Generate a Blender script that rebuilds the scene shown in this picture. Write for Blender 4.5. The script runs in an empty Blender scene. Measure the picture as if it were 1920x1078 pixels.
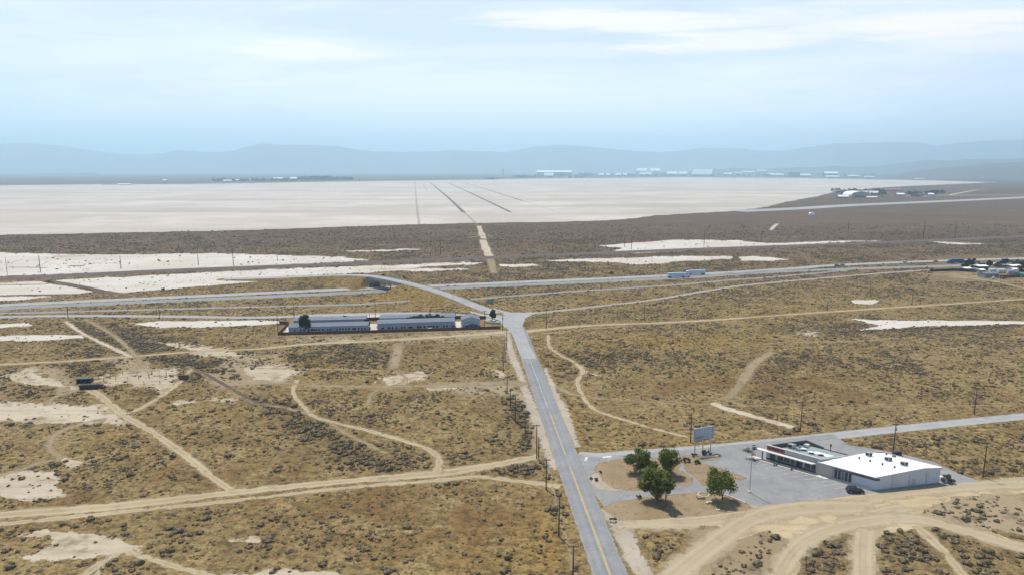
import bpy, bmesh, math, random
import numpy as np
from mathutils import Vector, Matrix
random.seed(7); RNG = np.random.default_rng(11)
sc = bpy.context.scene
COL = sc.collection
rad = math.radians

# ---------------------------------------------------------------- camera
HAZE_COL = (.58, .84, 1.0, 1); HAZE_D = 1.0e-4
CAM_H, FPX, PITCH, UC, VC = 90.0, 1280.0, rad(9.80), 960.0, 539.0
SP, CP = math.sin(PITCH), math.cos(PITCH)
cd = bpy.data.cameras.new('camera'); cam = bpy.data.objects.new('camera', cd); COL.objects.link(cam)
cd.sensor_width = 36.0; cd.lens = 24.0; cd.clip_start = 0.5; cd.clip_end = 200000
cam.location = (0, 0, CAM_H); cam.rotation_euler = (rad(90) - PITCH, 0, 0)
sc.camera = cam

# ---------------------------------------------------------------- light
SUN_EL, SUN_DIR = rad(64), Vector((-0.42, 0.907))     # horizontal direction towards the sun
sun_az = math.atan2(SUN_DIR.x, SUN_DIR.y)             # from +Y towards +X
sl = bpy.data.lights.new('sun', 'SUN'); sl.energy = 4.2; sl.angle = rad(0.53); sl.color = (1.0, 0.95, 0.87)
so = bpy.data.objects.new('sun', sl); COL.objects.link(so)
to_sun = Vector((math.sin(sun_az)*math.cos(SUN_EL), math.cos(sun_az)*math.cos(SUN_EL), math.sin(SUN_EL)))
so.rotation_euler = to_sun.to_track_quat('Z', 'Y').to_euler()
so.location = (0, 0, 300)
sc.view_settings.view_transform = 'Standard'; sc.view_settings.look = 'None'
sc.view_settings.exposure = 0.27; sc.view_settings.gamma = 1.0
sc.cycles.max_bounces = 5; sc.cycles.diffuse_bounces = 2; sc.cycles.glossy_bounces = 2
sc.cycles.transparent_max_bounces = 12; sc.cycles.volume_bounces = 1
sc.cycles.use_denoising = True

class NT:
    """tiny node-tree helper"""
    def __init__(s, tree): s.t = tree; s.n = tree.nodes; s.l = tree.links
    def new(s, ty, **kw):
        n = s.n.new(ty)
        for k, v in kw.items(): setattr(n, k, v)
        return n
    def put(s, sock, v):
        if isinstance(v, bpy.types.NodeSocket): s.l.new(v, sock)
        elif v is not None:
            if hasattr(sock.default_value, '__len__') and not hasattr(v, '__len__'): v = [v]*len(sock.default_value)
            if hasattr(v, '__len__') and len(v) == 3 and len(sock.default_value) == 4: v = (*v, 1)
            sock.default_value = v
    def math(s, op, a, b=None, c=None, clamp=False):
        n = s.new('ShaderNodeMath', operation=op); n.use_clamp = clamp
        s.put(n.inputs[0], a)
        if b is not None: s.put(n.inputs[1], b)
        if c is not None: s.put(n.inputs[2], c)
        return n.outputs[0]
    def vmath(s, op, a, b=None):
        n = s.new('ShaderNodeVectorMath', operation=op); s.put(n.inputs[0], a)
        if b is not None: s.put(n.inputs[1], b)
        return n.outputs[0]
    def mix(s, f, a, b, mode='MIX'):
        n = s.new('ShaderNodeMix', data_type='RGBA', blend_type=mode)
        s.put(n.inputs[0], f); s.put(n.inputs[6], a); s.put(n.inputs[7], b); return n.outputs[2]
    def noise(s, vec, scale, detail=3, rough=.55, dist=0.0):
        n = s.new('ShaderNodeTexNoise'); s.put(n.inputs['Vector'], vec)
        n.inputs['Scale'].default_value = scale; n.inputs['Detail'].default_value = detail
        n.inputs['Roughness'].default_value = rough; n.inputs['Distortion'].default_value = dist
        return n.outputs[0]
    def ramp(s, v, a, b):
        n = s.new('ShaderNodeMapRange'); n.interpolation_type = 'SMOOTHSTEP'
        s.put(n.inputs[0], v); n.inputs[1].default_value = a; n.inputs[2].default_value = b; return n.outputs[0]
    def attr(s, name):
        n = s.new('ShaderNodeAttribute', attribute_name=name); return n
    def pos(s): return s.new('ShaderNodeNewGeometry').outputs['Position']
    def sep(s, v): n = s.new('ShaderNodeSeparateXYZ'); s.put(n.inputs[0], v); return n.outputs
    def comb(s, x, y, z):
        n = s.new('ShaderNodeCombineXYZ'); s.put(n.inputs[0], x); s.put(n.inputs[1], y); s.put(n.inputs[2], z); return n.outputs[0]

def dir_px(u, v):
    x, y = (u-UC)/FPX, (VC-v)/FPX
    return np.array([x, CP + y*SP, y*CP - SP])

# ---------------------------------------------------------------- sky
w = bpy.data.worlds.new('World'); sc.world = w; w.use_nodes = True
W = NT(w.node_tree); W.n.clear()
out = W.new('ShaderNodeOutputWorld'); bg = W.new('ShaderNodeBackground')
sky = W.new('ShaderNodeTexSky', sky_type='NISHITA'); sky.sun_disc = False
sky.sun_elevation = SUN_EL; sky.sun_rotation = sun_az; sky.altitude = 700
sky.air_density = 1.0; sky.dust_density = 1.2; sky.ozone_density = 1.5
g = W.new('ShaderNodeTexCoord').outputs['Generated']
X, Y, Z = W.sep(g)
Ys = W.math('MAXIMUM', Y, 0.05)
AZ = W.math('DIVIDE', X, Ys); EL = W.math('DIVIDE', Z, Ys)
wv = W.comb(W.math('MULTIPLY', AZ, 1.0), W.math('MULTIPLY', EL, 7.0), 0.3)
nz1 = W.noise(wv, 2.2, 5, .55, .3)
nz2 = W.noise(W.comb(W.math('MULTIPLY', AZ, 1.0), W.math('MULTIPLY', EL, 11.0), 4.7), 5.0, 6, .6, .6)
warp = W.math('MULTIPLY', W.math('SUBTRACT', nz2, .5), 2.6)
tot = None
# cirrus streaks: centre px, radii px, tilt, weight
for (cu, cv, ru, rv, tilt, wt) in [(575, 93, 125, 20, .05, .85), (1180, 38, 260, 20, .01, .75), (1440, 30, 140, 20, -.03, .5), (1370, 75, 190, 20, -.05, .8),
                                   (1560, 58, 200, 20, -.12, .6), (1800, 48, 260, 24, -.05, .9), (1900, 80, 240, 30, -.02, .5), (1020, 95, 200, 14, .0, .28), (1640, 2, 200, 8, -.06, .4)]:
    d = dir_px(cu, cv); a0, e0 = d[0]/d[1], d[2]/d[1]
    da = W.math('SUBTRACT', AZ, a0); de = W.math('SUBTRACT', EL, e0)
    de = W.math('ADD', de, W.math('MULTIPLY', da, tilt))
    q = W.math('ADD', W.math('POWER', W.math('ABSOLUTE', W.math('MULTIPLY', da, FPX/ru)), 2.0), W.math('POWER', W.math('ABSOLUTE', W.math('MULTIPLY', de, FPX/rv)), 2.0))
    q = W.math('ADD', q, W.math('MULTIPLY', warp, 1.6))
    m = W.math('MULTIPLY', W.ramp(q, 1.5, .0), wt)
    tot = m if tot is None else W.math('MAXIMUM', tot, m)
veil = W.math('MULTIPLY', W.ramp(nz1, .36, .68), .6)
veil = W.math('ADD', veil, W.math('MULTIPLY', W.ramp(EL, .21, .08), .55))
base = W.mix(W.math('MULTIPLY_ADD', W.ramp(Z, .44, .22), .80, .03), sky.outputs[0], (6.9, 7.7, 10.3))
veil = W.math('MULTIPLY', veil, W.ramp(Z, .44, .22))
c1 = W.mix(W.math('MINIMUM', veil, 1.0), base, (9.4, 9.65, 10.2))
c2 = W.mix(W.ramp(Z, .075, .015), c1, (7.2, 8.6, 9.3))
c3 = W.mix(tot, c2, (10.8, 9.7, 10.6))
W.put(bg.inputs[0], c3); bg.inputs[1].default_value = 0.1
W.l.new(bg.outputs[0], out.inputs[0])

# ---------------------------------------------------------------- projection helpers (pixel of the 1920x1078 photo <-> place on the site)
def at(u, v, z=0.0):
    d = dir_px(u, v); t = (z - CAM_H)/d[2]; return Vector((d[0]*t, d[1]*t, z))
def height(Yw, v):
    y = (VC-v)/FPX; return CAM_H + Yw*(y*CP - SP)/(CP + y*SP)
def to_px(P):
    P = np.asarray(P, float); dz = P[..., 2]-CAM_H if P.shape[-1] > 2 else -CAM_H
    dep = P[..., 1]*CP - dz*SP; up = P[..., 1]*SP + dz*CP
    return UC + FPX*P[..., 0]/dep, VC - FPX*up/dep
def mpp(u, v): return CAM_H/(-dir_px(u, v)[2])/FPX        # metres per photo pixel, sideways

# ---------------------------------------------------------------- object helpers
def tag(o, label=None, cat=None, group=None, kind=None):
    if label: o['label'] = label
    if cat: o['category'] = cat
    if group: o['group'] = group
    if kind: o['kind'] = kind
    return o
def empty(name, loc, rz=0, label=None, cat=None, group=None):
    o = bpy.data.objects.new(name, None); COL.objects.link(o); o.empty_display_size = .3
    o.location = loc; o.rotation_euler = (0, 0, rz); return tag(o, label, cat, group)
def link_mesh(name, me, mat, parent=None):
    o = bpy.data.objects.new(name, me); COL.objects.link(o)
    if mat is not None and not me.materials: me.materials.append(mat)
    if parent: o.parent = parent
    return o
def copy_tree(o, parent=None):
    c = o.copy(); COL.objects.link(c); c.parent = parent
    for ch in list(o.children): copy_tree(ch, c)
    return c
class MB:
    """collects boxes, prisms, tubes into one mesh"""
    def __init__(s): s.v = []; s.f = []
    def add(s, vs, fs):
        b = len(s.v); s.v += [tuple(p) for p in vs]; s.f += [tuple(i+b for i in f) for f in fs]; return s
    def box(s, x0, x1, y0, y1, z0, z1, bev=0.0):
        return s.add([(x0,y0,z0),(x1,y0,z0),(x1,y1,z0),(x0,y1,z0),(x0,y0,z1),(x1,y0,z1),(x1,y1,z1),(x0,y1,z1)],
                     [(0,3,2,1),(4,5,6,7),(0,1,5,4),(1,2,6,5),(2,3,7,6),(3,0,4,7)])
    def hull8(s, vs): return s.add(vs, [(0,3,2,1),(4,5,6,7),(0,1,5,4),(1,2,6,5),(2,3,7,6),(3,0,4,7)])
    def tube(s, p0, p1, r0, r1=None, n=8, cap=True):
        r1 = r0 if r1 is None else r1
        p0, p1 = Vector(p0), Vector(p1); ax = (p1-p0).normalized()
        e1 = ax.orthogonal().normalized(); e2 = ax.cross(e1)
        vs = [p0 + (e1*math.cos(a)+e2*math.sin(a))*r0 for a in [2*math.pi*i/n for i in range(n)]]
        vs += [p1 + (e1*math.cos(a)+e2*math.sin(a))*r1 for a in [2*math.pi*i/n for i in range(n)]]
        fs = [(i, (i+1) % n, n+(i+1) % n, n+i) for i in range(n)]
        if cap: fs += [tuple(range(n-1, -1, -1)), tuple(range(n, 2*n))]
        return s.add(vs, fs)
    def prism(s, pts, y0, y1):      # xz outline swept along y
        n = len(pts)
        vs = [(x, y0, z) for x, z in pts] + [(x, y1, z) for x, z in pts]
        return s.add(vs, [tuple(range(n)), tuple(range(2*n-1, n-1, -1))] + [(i, n+i, n+(i+1) % n, (i+1) % n) for i in range(n)])
    def build(s, name, mat, parent=None, smooth=False, xf=None, bevel=0):
        me = bpy.data.meshes.new(name)
        vs = [xf(p) for p in s.v] if xf else s.v
        me.from_pydata(vs, [], s.f); me.update()
        bm = bmesh.new(); bm.from_mesh(me); bmesh.ops.recalc_face_normals(bm, faces=bm.faces)
        if bevel: bmesh.ops.bevel(bm, geom=list(bm.edges), offset=bevel, segments=1, affect='EDGES')
        bm.to_mesh(me); bm.free()
        if smooth: me.shade_smooth()
        return link_mesh(name, me, mat, parent)
def np_mesh(name, V, F, attrs=None, smooth=False):
    """V (n,3), F (m,k) with constant k"""
    me = bpy.data.meshes.new(name); V = np.asarray(V, np.float32); F = np.asarray(F, np.int32); k = F.shape[1]
    me.vertices.add(len(V)); me.vertices.foreach_set('co', V.ravel())
    me.loops.add(F.size); me.loops.foreach_set('vertex_index', F.ravel())
    me.polygons.add(len(F)); me.polygons.foreach_set('loop_start', np.arange(0, F.size, k, dtype=np.int32))
    me.polygons.foreach_set('loop_total', np.full(len(F), k, np.int32))
    if smooth: me.polygons.foreach_set('use_smooth', np.ones(len(F), bool))
    me.update(calc_edges=True)
    for an, a in (attrs or {}).items():
        a = np.asarray(a, np.float32)
        if a.ndim == 1: me.attributes.new(an, 'FLOAT', 'POINT').data.foreach_set('value', a)
        else: me.attributes.new(an, 'FLOAT_VECTOR', 'POINT').data.foreach_set('vector', a.ravel())
    return me
def grid_faces(nr, nc):
    i = np.arange(nr-1)[:, None]*nc + np.arange(nc-1)[None, :]
    i = i.ravel(); return np.stack([i, i+1, i+nc+1, i+nc], 1)

# smooth value noise for placement
_NT = RNG.random((256, 256))
def vnoise(x, y, s):
    x = np.asarray(x)/s + 37.3; y = np.asarray(y)/s + 91.7
    xi, yi = np.floor(x).astype(int), np.floor(y).astype(int); fx, fy = x-xi, y-yi
    fx = fx*fx*(3-2*fx); fy = fy*fy*(3-2*fy)
    g = lambda a, b: _NT[a % 256, b % 256]
    return (g(xi, yi)*(1-fx)+g(xi+1, yi)*fx)*(1-fy) + (g(xi, yi+1)*(1-fx)+g(xi+1, yi+1)*fx)*fy
def fbm(x, y, s, o=4): return sum(vnoise(x, y, s/2**k)*.5**k for k in range(o))/sum(.5**k for k in range(o))

# ---------------------------------------------------------------- materials
def mat(name, col, rough=.8, metal=0.0, var=.15, scale=2.0, spec=.3, dirt=None, bump=0.0):
    m = bpy.data.materials.new(name); m.use_nodes = True; N = NT(m.node_tree)
    b = N.n['Principled BSDF']; p = N.new('ShaderNodeTexCoord').outputs['Object']
    n1 = N.noise(p, scale, 4); n2 = N.noise(p, scale*6, 3)
    f = N.math('ADD', N.math('MULTIPLY', N.math('SUBTRACT', n1, .5), var*2.2), N.math('MULTIPLY', N.math('SUBTRACT', n2, .5), var))
    c = N.mix(1.0, (*col, 1), N.comb(N.math('ADD', f, 1), N.math('ADD', f, 1), N.math('ADD', f, 1)), 'MULTIPLY')
    if dirt: c = N.mix(N.math('MULTIPLY', N.ramp(n1, .5, .72), .55), c, (*dirt, 1))
    N.put(b.inputs['Base Color'], c); b.inputs['Roughness'].default_value = rough; b.inputs['Metallic'].default_value = metal
    b.inputs['Specular IOR Level'].default_value = spec
    if bump:
        bn = N.new('ShaderNodeBump'); bn.inputs['Strength'].default_value = bump; bn.inputs['Distance'].default_value = .05
        N.put(bn.inputs['Height'], n2); N.put(b.inputs['Normal'], bn.outputs[0])
    return m
M = {}
M['pole_wood'] = mat('pole_wood', (.085, .06, .045), .9, var=.3)
M['galv'] = mat('galvanised_steel', (.42, .43, .44), .45, .5, .1)
M['white_metal'] = mat('white_metal_wall', (.50, .53, .57), .5, 0, .05, .4, dirt=(.36, .36, .36))
M['roof_white'] = mat('white_roof_coating', (.82, .82, .80), .6, 0, .05, .25, dirt=(.66, .64, .60))
M['roof_seam'] = mat('roof_seam', (.60, .60, .59), .7)
M['stucco'] = mat('beige_stucco', (.42, .38, .33), .9, 0, .07, .6, dirt=(.33, .29, .25), bump=.2)
M['stucco_grey'] = mat('grey_stucco', (.36, .37, .36), .9, 0, .08, .6, bump=.2)
M['dark_band'] = mat('dark_band', (.09, .085, .085), .7)
M['glass'] = mat('shop_glass', (.025, .035, .045), .12, 0, .3, .5, spec=.6)
M['glass_teal'] = mat('teal_glass', (.04, .16, .17), .2, 0, .2, .5, spec=.6)
M['frame'] = mat('window_frame', (.35, .34, .33), .5, .3)
M['canopy'] = mat('canopy_white', (.68, .64, .60), .6, dirt=(.4, .35, .3))
M['roof_teal'] = mat('weathered_roof', (.26, .31, .30), .9, 0, .35, .35, dirt=(.12, .17, .18))
M['roof_pale'] = mat('pale_roof_patch', (.75, .76, .75), .8)
M['ac'] = mat('ac_casing', (.40, .41, .40), .5, .3, .15)
M['ac_dark'] = mat('ac_grille', (.05, .055, .06), .6)
M['sign_red'] = mat('faded_red_sign', (.26, .075, .07), .7)
M['sign_maroon'] = mat('maroon_lettering', (.12, .03, .035), .7)
M['concrete'] = mat('concrete', (.62, .57, .49), .9, 0, .1, .8, dirt=(.42, .37, .3))
M['sign_board'] = mat('sign_board', (.30, .32, .37), .6, 0, .2, .8)
M['sign_pale'] = mat('sign_pale_panel', (.46, .49, .54), .6, 0, .2, 1.2)
M['sign_text'] = mat('sign_lettering', (.10, .16, .19), .6)
M['black_paint'] = mat('black_car_paint', (.012, .014, .02), .2, .2, .1, spec=.6)
M['rubber'] = mat('rubber', (.02, .02, .02), .9)
M['chrome'] = mat('wheel_metal', (.4, .4, .42), .3, .8)
M['lamp'] = mat('headlight_glass', (.6, .6, .6), .2, 0, .05, spec=.6)
M['tail'] = mat('tail_light', (.35, .02, .02), .3)
M['motel_wall'] = mat('pale_blue_wall', (.235, .30, .375), .85, 0, .08, .3)
M['motel_roof'] = mat('grey_shingle_roof', (.145, .165, .195), .9, 0, .12, .5)
M['window_dark'] = mat('dark_window', (.03, .045, .07), .2, spec=.6)
M['house_wall'] = mat('grey_house_wall', (.33, .40, .46), .85, 0, .08, .4)
M['house_blue'] = mat('blue_porch', (.08, .15, .26), .7, 0, .1)
M['fence_brown'] = mat('brown_fence', (.105, .05, .04), .9, 0, .3, .5)
M['rust'] = mat('rusty_metal', (.16, .09, .06), .9, .2, .4, .7, dirt=(.08, .05, .045))
M['shed_teal'] = mat('dark_teal_metal', (.05, .085, .10), .6, .3, .3, .6)
M['shed_dark'] = mat('dark_brown_boards', (.055, .042, .04), .9, 0, .3)
M['trailer_white'] = mat('trailer_white', (.42, .50, .60), .5, .1, .06)
M['cab_white'] = mat('cab_paint', (.50, .55, .62), .35, .1, .06)
M['truck_blue'] = mat('blue_truck_paint', (.02, .10, .20), .4)
M['white_paint'] = mat('white_vehicle_paint', (.72, .73, .74), .35, .05, .05)
M['grey_paint'] = mat('grey_vehicle_paint', (.22, .24, .26), .35, .2, .05)
M['green_sign'] = mat('green_road_sign', (.015, .16, .11), .5)
M['tar_stripe'] = mat('dark_runway_stripe', (.13, .12, .12), .95)
M['bridge_conc'] = mat('bridge_concrete', (.33, .33, .33), .9, 0, .15, .4)
M['far_roof'] = mat('far_white_roof', (.85, .85, .83), .7, 0, .05, .01)
M['far_wall'] = mat('far_wall', (.30, .29, .28), .8, 0, .1, .01)
M['far_dark'] = mat('far_dark_wall', (.10, .11, .13), .8, 0, .1, .01)
M['far_red'] = mat('far_red_roof', (.42, .16, .14), .8, 0, .1, .02)
M['far_green'] = mat('far_green_wall', (.10, .20, .17), .8, 0, .1, .02)
M['bark'] = mat('bark', (.13, .095, .07), .95, 0, .3, 3)

def leaf_mat(name, a, b, attr='tint', hue=None):
    m = bpy.data.materials.new(name); m.use_nodes = True; N = NT(m.node_tree); bs = N.n['Principled BSDF']
    t = N.attr(attr).outputs['Fac']; r = N.new('ShaderNodeObjectInfo').outputs['Random']
    n = N.noise(N.pos(), .8, 3)
    f = N.math('ADD', N.math('MULTIPLY', t, .7), N.math('MULTIPLY', N.math('SUBTRACT', n, .35), .8), clamp=True)
    c = N.mix(f, (*a, 1), (*b, 1))
    if hue: c = N.mix(N.math('MULTIPLY', N.ramp(N.noise(N.pos(), .33, 2), .52, .66), .75), c, (*hue, 1))
    c = N.mix(N.math('MULTIPLY', r, .35), c, (*[x*1.4 for x in a], 1))
    N.put(bs.inputs['Base Color'], c); bs.inputs['Roughness'].default_value = .85; bs.inputs['Specular IOR Level'].default_value = .15
    return m
M['pine'] = leaf_mat('pine_foliage', (.045, .068, .014), (.25, .255, .05))
M['dark_leaf'] = leaf_mat('dark_foliage', (.025, .035, .025), (.055, .07, .04))
M['grey_leaf'] = leaf_mat('grey_green_foliage', (.07, .08, .055), (.13, .13, .085))
M['brown_leaf'] = leaf_mat('dry_brown_foliage', (.085, .055, .04), (.16, .10, .07))
M['shrub'] = leaf_mat('scrub_foliage', (.105, .080, .049), (.25, .19, .108), hue=(.135, .125, .085))
M['green_leaf'] = leaf_mat('green_foliage', (.04, .065, .015), (.12, .15, .03))
# ================================================================ GROUND
# zone blobs: centre px, radii px, weight  (vegetation and soil colour differ from place to place)
Z_RUST = [(760, 960, 260, 60, .9), (900, 1010, 160, 60, .5), (1420, 720, 160, 25, .7), (1560, 710, 160, 40, .5), (1200, 725, 120, 22, .6), (1900, 735, 60, 20, .7), (470, 890, 150, 40, .5), (880, 650, 120, 30, .5), (150, 925, 40, 30, .8), (330, 880, 90, 40, .4), (700, 830, 60, 25, .2), (1250, 950, 80, 25, .7), (600, 985, 250, 60, .4)]
Z_YEL = [(1300, 640, 190, 14, .8), (1150, 650, 110, 18, .4), (1020, 1010, 45, 80, .9), (1075, 800, 22, 50, .8), (600, 690, 70, 20, .6), (520, 690, 90, 28, .7), (900, 1050, 200, 40, .4), (240, 815, 60, 14, .6), (430, 780, 70, 15, .4), (840, 560, 90, 14, .7), (1190, 565, 80, 10, .6), (1200, 825, 100, 30, .35), (1500, 585, 180, 16, .4), (1190, 885, 60, 28, .8), (450, 560, 200, 8, .4), (1330, 700, 40, 80, .2), (150, 700, 80, 20, .4), (700, 545, 90, 18, .6), (770, 560, 80, 16, .6)]
Z_DARK = [(230, 635, 90, 24, .8), (300, 650, 70, 14, .7), (350, 680, 90, 12, .8), (420, 700, 60, 14, .6), (520, 765, 60, 20, .8), (590, 810, 55, 20, .8), (650, 845, 60, 20, .8), (700, 870, 60, 14, .7), (970, 880, 60, 14, .8), (960, 800, 30, 30, .5), (1120, 665, 90, 14, .6), (1650, 615, 260, 10, .6), (640, 670, 140, 22, .5), (70, 730, 80, 20, .5), (160, 695, 50, 16, .7), (330, 1000, 200, 50, .25), (1550, 1040, 60, 50, .5), (1700, 1040, 60, 50, .5), (1860, 1050, 80, 40, .45), (1520, 905, 90, 20, 0), (1000, 545, 150, 8, .3), (480, 610, 200, 6, .2), (1470, 680, 300, 20, .25)]
def seg_dist(Q, P, closed=False):
    d = np.full(len(Q), 1e9); n = len(P)
    for i in range(n if closed else n-1):
        a, b = P[i], P[(i+1) % n]; ab = b-a; L = max((ab**2).sum(), 1e-9)
        t = np.clip(((Q-a)@ab)/L, 0, 1); d = np.minimum(d, np.hypot(*(Q-a-t[:, None]*ab).T))
    return d
def bands(U, V):
    Q = np.stack([U.ravel(), V.ravel()*1.6], 1); o = np.zeros(len(Q))
    for P, w_ in Z_BAND: o = np.maximum(o, np.exp(-(seg_dist(Q, np.array(P, float)*np.array([1, 1.6]))/(w_*1.5))**2))
    return o.reshape(U.shape)
def blobs(U, V, L):
    o = np.zeros_like(U)
    for (u, v, ru, rv, a) in L: o = o + a*np.exp(-((U-u)/ru)**2 - ((V-v)/rv)**2)
    return np.clip(o, 0, 1)
Z_BAND = [([(138, 606), (190, 630), (240, 646), (290, 660)], 7), ([(215, 613), (260, 636), (325, 657)], 8), ([(262, 668), (330, 675), (400, 688), (425, 706)], 7), ([(470, 748), (520, 765), (568, 783), (613, 812), (645, 836), (675, 858), (735, 880)], 12),
          ([(958, 745), (975, 780), (990, 835)], 9), ([(930, 886), (1000, 877)], 7), ([(1580, 622), (1720, 616), (1900, 610)], 5), ([(1395, 1062), (1440, 1045)], 10), ([(600, 640), (740, 672)], 9), ([(1480, 1100), (1540, 1025), (1600, 1010)], 12)]
def zone(Xw, Yw):
    P = np.stack([Xw, np.maximum(Yw, 60.), np.zeros_like(Xw)], -1)
    U, V = to_px(P)
    far = np.clip((Yw-470)/420, 0, 1)
    return np.stack([blobs(U, V, Z_RUST), blobs(U, V, Z_YEL), np.maximum(blobs(U, V, Z_DARK), bands(U, V))], -1), far

def soil_material():
    m = bpy.data.materials.new('desert_soil'); m.use_nodes = True; N = NT(m.node_tree); b = N.n['Principled BSDF']
    p = N.pos(); z = N.sep(N.attr('zone').outputs['Vector']); far = N.attr('far').outputs['Fac']
    x, y, _ = N.sep(p)
    big = N.noise(p, .012, 4, .6, .4); mid = N.noise(p, .07, 5, .62); fine = N.noise(p, .55, 5, .7); tuft = N.noise(p, 1.6, 3, .7)
    c = N.mix(N.ramp(big, .34, .66), (0.245, 0.182, 0.095), (0.185, 0.130, 0.064))
    c = N.mix(N.ramp(mid, .38, .66), c, (0.30, 0.228, 0.125))
    c = N.mix(N.math('MULTIPLY', N.math('MULTIPLY', z[0], .75), N.ramp(mid, .72, .36)), c, (0.172, 0.096, 0.042))
    c = N.mix(N.math('MULTIPLY', z[1], N.ramp(fine, .25, .6)), c, (0.286, 0.190, 0.059))
    c = N.mix(N.math('MULTIPLY', z[2], N.ramp(fine, .72, .3)), c, (0.109, 0.087, 0.049))
    # small bare, bleached pans
    c = N.mix(N.math('MULTIPLY', N.ramp(N.noise(N.vmath('MULTIPLY', p, (.5, 1.2, 1)), .035, 6, .68), .645, .69), .75), c, (0.416, 0.330, 0.197))
    # distant purple-brown scrub
    fc = N.mix(N.ramp(N.noise(p, .004, 5, .6, .3), .3, .7), (0.104, 0.072, 0.066), (0.134, 0.095, 0.086))
    fc = N.mix(N.ramp(N.noise(N.vmath('MULTIPLY', p, (.35, 1, 1)), .022, 6, .75), .54, .66), fc, (0.20, 0.155, 0.125))
    c = N.mix(far, c, fc)
    # tufts and litter: dark mottles at plant size
    t1 = N.ramp(fine, .44, .64); c = N.mix(N.math('MULTIPLY', t1, .72), c, (0.081, 0.057, 0.029))
    tf = N.ramp(N.noise(N.vmath('MULTIPLY', p, (.6, .8, 1)), .5, 5, .8), .50, .57); c = N.mix(N.math('MULTIPLY', tf, .72), c, (.075, .056, .034))
    t2 = N.ramp(tuft, .50, .62); c = N.mix(N.math('MULTIPLY', t2, .45), c, (0.073, 0.051, 0.026))
    t3 = N.ramp(N.noise(p, .22, 5, .72), .53, .63); c = N.mix(N.math('MULTIPLY', t3, N.math('MULTIPLY_ADD', far, .35, .2)), c, (0.064, 0.049, 0.032))
    c = N.mix(1.0, c, (1.13, 1.09, .93, 1), 'MULTIPLY')
    N.put(b.inputs['Base Color'], c); b.inputs['Roughness'].default_value = 1; b.inputs['Specular IOR Level'].default_value = .05
    bn = N.new('ShaderNodeBump'); bn.inputs['Strength'].default_value = .8; bn.inputs['Distance'].default_value = .8
    N.put(bn.inputs['Height'], fine); N.put(b.inputs['Normal'], bn.outputs[0])
    return m
M['soil'] = soil_material()

ys = np.concatenate([np.linspace(-900, 90, 12), np.geomspace(100, 30000, 420)])
ss = np.linspace(-1.7, 1.7, 420)
SX = ss[None, :]*(np.maximum(ys, 0)[:, None] + 260); YY = np.repeat(ys[:, None], len(ss), 1)
zn, fr = zone(SX.ravel(), YY.ravel())
me = np_mesh('ground', np.stack([SX.ravel(), YY.ravel(), np.zeros(SX.size)], 1), grid_faces(len(ys), len(ss)), {'zone': zn, 'far': fr})
tag(link_mesh('ground', me, M['soil']), kind='structure')

# ---------------------------------------------------------------- sheets lying on the ground
def sheet_mat(name, ca, cb, soft=2.0, amp=5.0, nscale=.25, streak=None, dark=None, rough=.95, cover=1.0, mottle=.5, wheel=None, fine=1.3):
    """opaque inside (attribute sd > 0), breaking up raggedly round its edge"""
    m = bpy.data.materials.new(name); m.use_nodes = True; N = NT(m.node_tree); b = N.n['Principled BSDF']
    p = N.pos(); sd = N.attr('sd').outputs['Fac']; ns = N.attr('ns').outputs['Fac']
    pn = N.vmath('MULTIPLY', p, N.comb(ns, ns, 1))
    n1 = N.noise(pn, nscale, 6, .68); n2 = N.noise(pn, nscale*.22, 5, .6, .3); n3 = N.noise(pn, fine, 4, .65)
    c = N.mix(N.ramp(n2, .35, .65), (*ca, 1), (*cb, 1))
    c = N.mix(N.math('MULTIPLY', N.ramp(n3, .4, .7), mottle*.5), c, (*[x*.72 for x in ca], 1))
    if streak:
        n4 = N.noise(N.vmath('MULTIPLY', p, (.16, 1.0, 1.0)), streak[0], 4, .6)
        c = N.mix(N.math('MULTIPLY', N.ramp(n4, .42, .68), streak[2]), c, (*streak[1], 1))
    if dark: c = N.mix(N.math('MULTIPLY', N.ramp(n1, .52, .66), dark[1]), c, (*dark[0], 1))
    if wheel is not None:
        ac = N.attr('ac').outputs['Fac']
        st = N.noise(N.comb(N.math('MULTIPLY', ac, 5.5), N.math('MULTIPLY', n2, 1.6), 0), 1.0, 4, .7)
        c = N.mix(N.math('MULTIPLY', N.ramp(st, .50, .62), .6), c, (*[x*.68 for x in ca], 1))
        w1 = N.math('SUBTRACT', 1.0, N.math('MULTIPLY', N.math('ABSOLUTE', N.math('SUBTRACT', N.math('ABSOLUTE', ac), .52)), 4.0), clamp=True)
        c = N.mix(N.math('MULTIPLY', w1, wheel[1]), c, (*wheel[0], 1))
    f = N.math('ADD', sd, N.math('MULTIPLY', N.math('SUBTRACT', n1, .5), amp*2))
    f = N.math('MULTIPLY', N.ramp(f, -soft*.5, soft*.5), cover)
    N.put(b.inputs['Base Color'], c); b.inputs['Roughness'].default_value = rough; b.inputs['Specular IOR Level'].default_value = .08
    tr = N.new('ShaderNodeBsdfTransparent'); mx = N.new('ShaderNodeMixShader')
    N.put(mx.inputs[0], f); N.l.new(tr.outputs[0], mx.inputs[1]); N.l.new(b.outputs[0], mx.inputs[2])
    N.l.new(mx.outputs[0], N.n['Material Output'].inputs[0])
    return m
M['track'] = sheet_mat('dirt_track_soil', (.39, .315, .195), (.325, .25, .15), soft=1.1, amp=3.0, nscale=.22, wheel=((.46, .385, .26), .55), dark=((.22, .165, .095), .8))
M['track_faint'] = sheet_mat('faint_track_soil', (.36, .285, .185), (.30, .23, .14), soft=1.2, amp=3.2, nscale=.25, cover=.75, dark=((.17, .13, .08), .9))
M['track_pale'] = sheet_mat('pale_track_soil', (.47, .41, .315), (.39, .32, .225), soft=.9, amp=3.0, nscale=.3, dark=((.24, .18, .12), .6))
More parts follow.
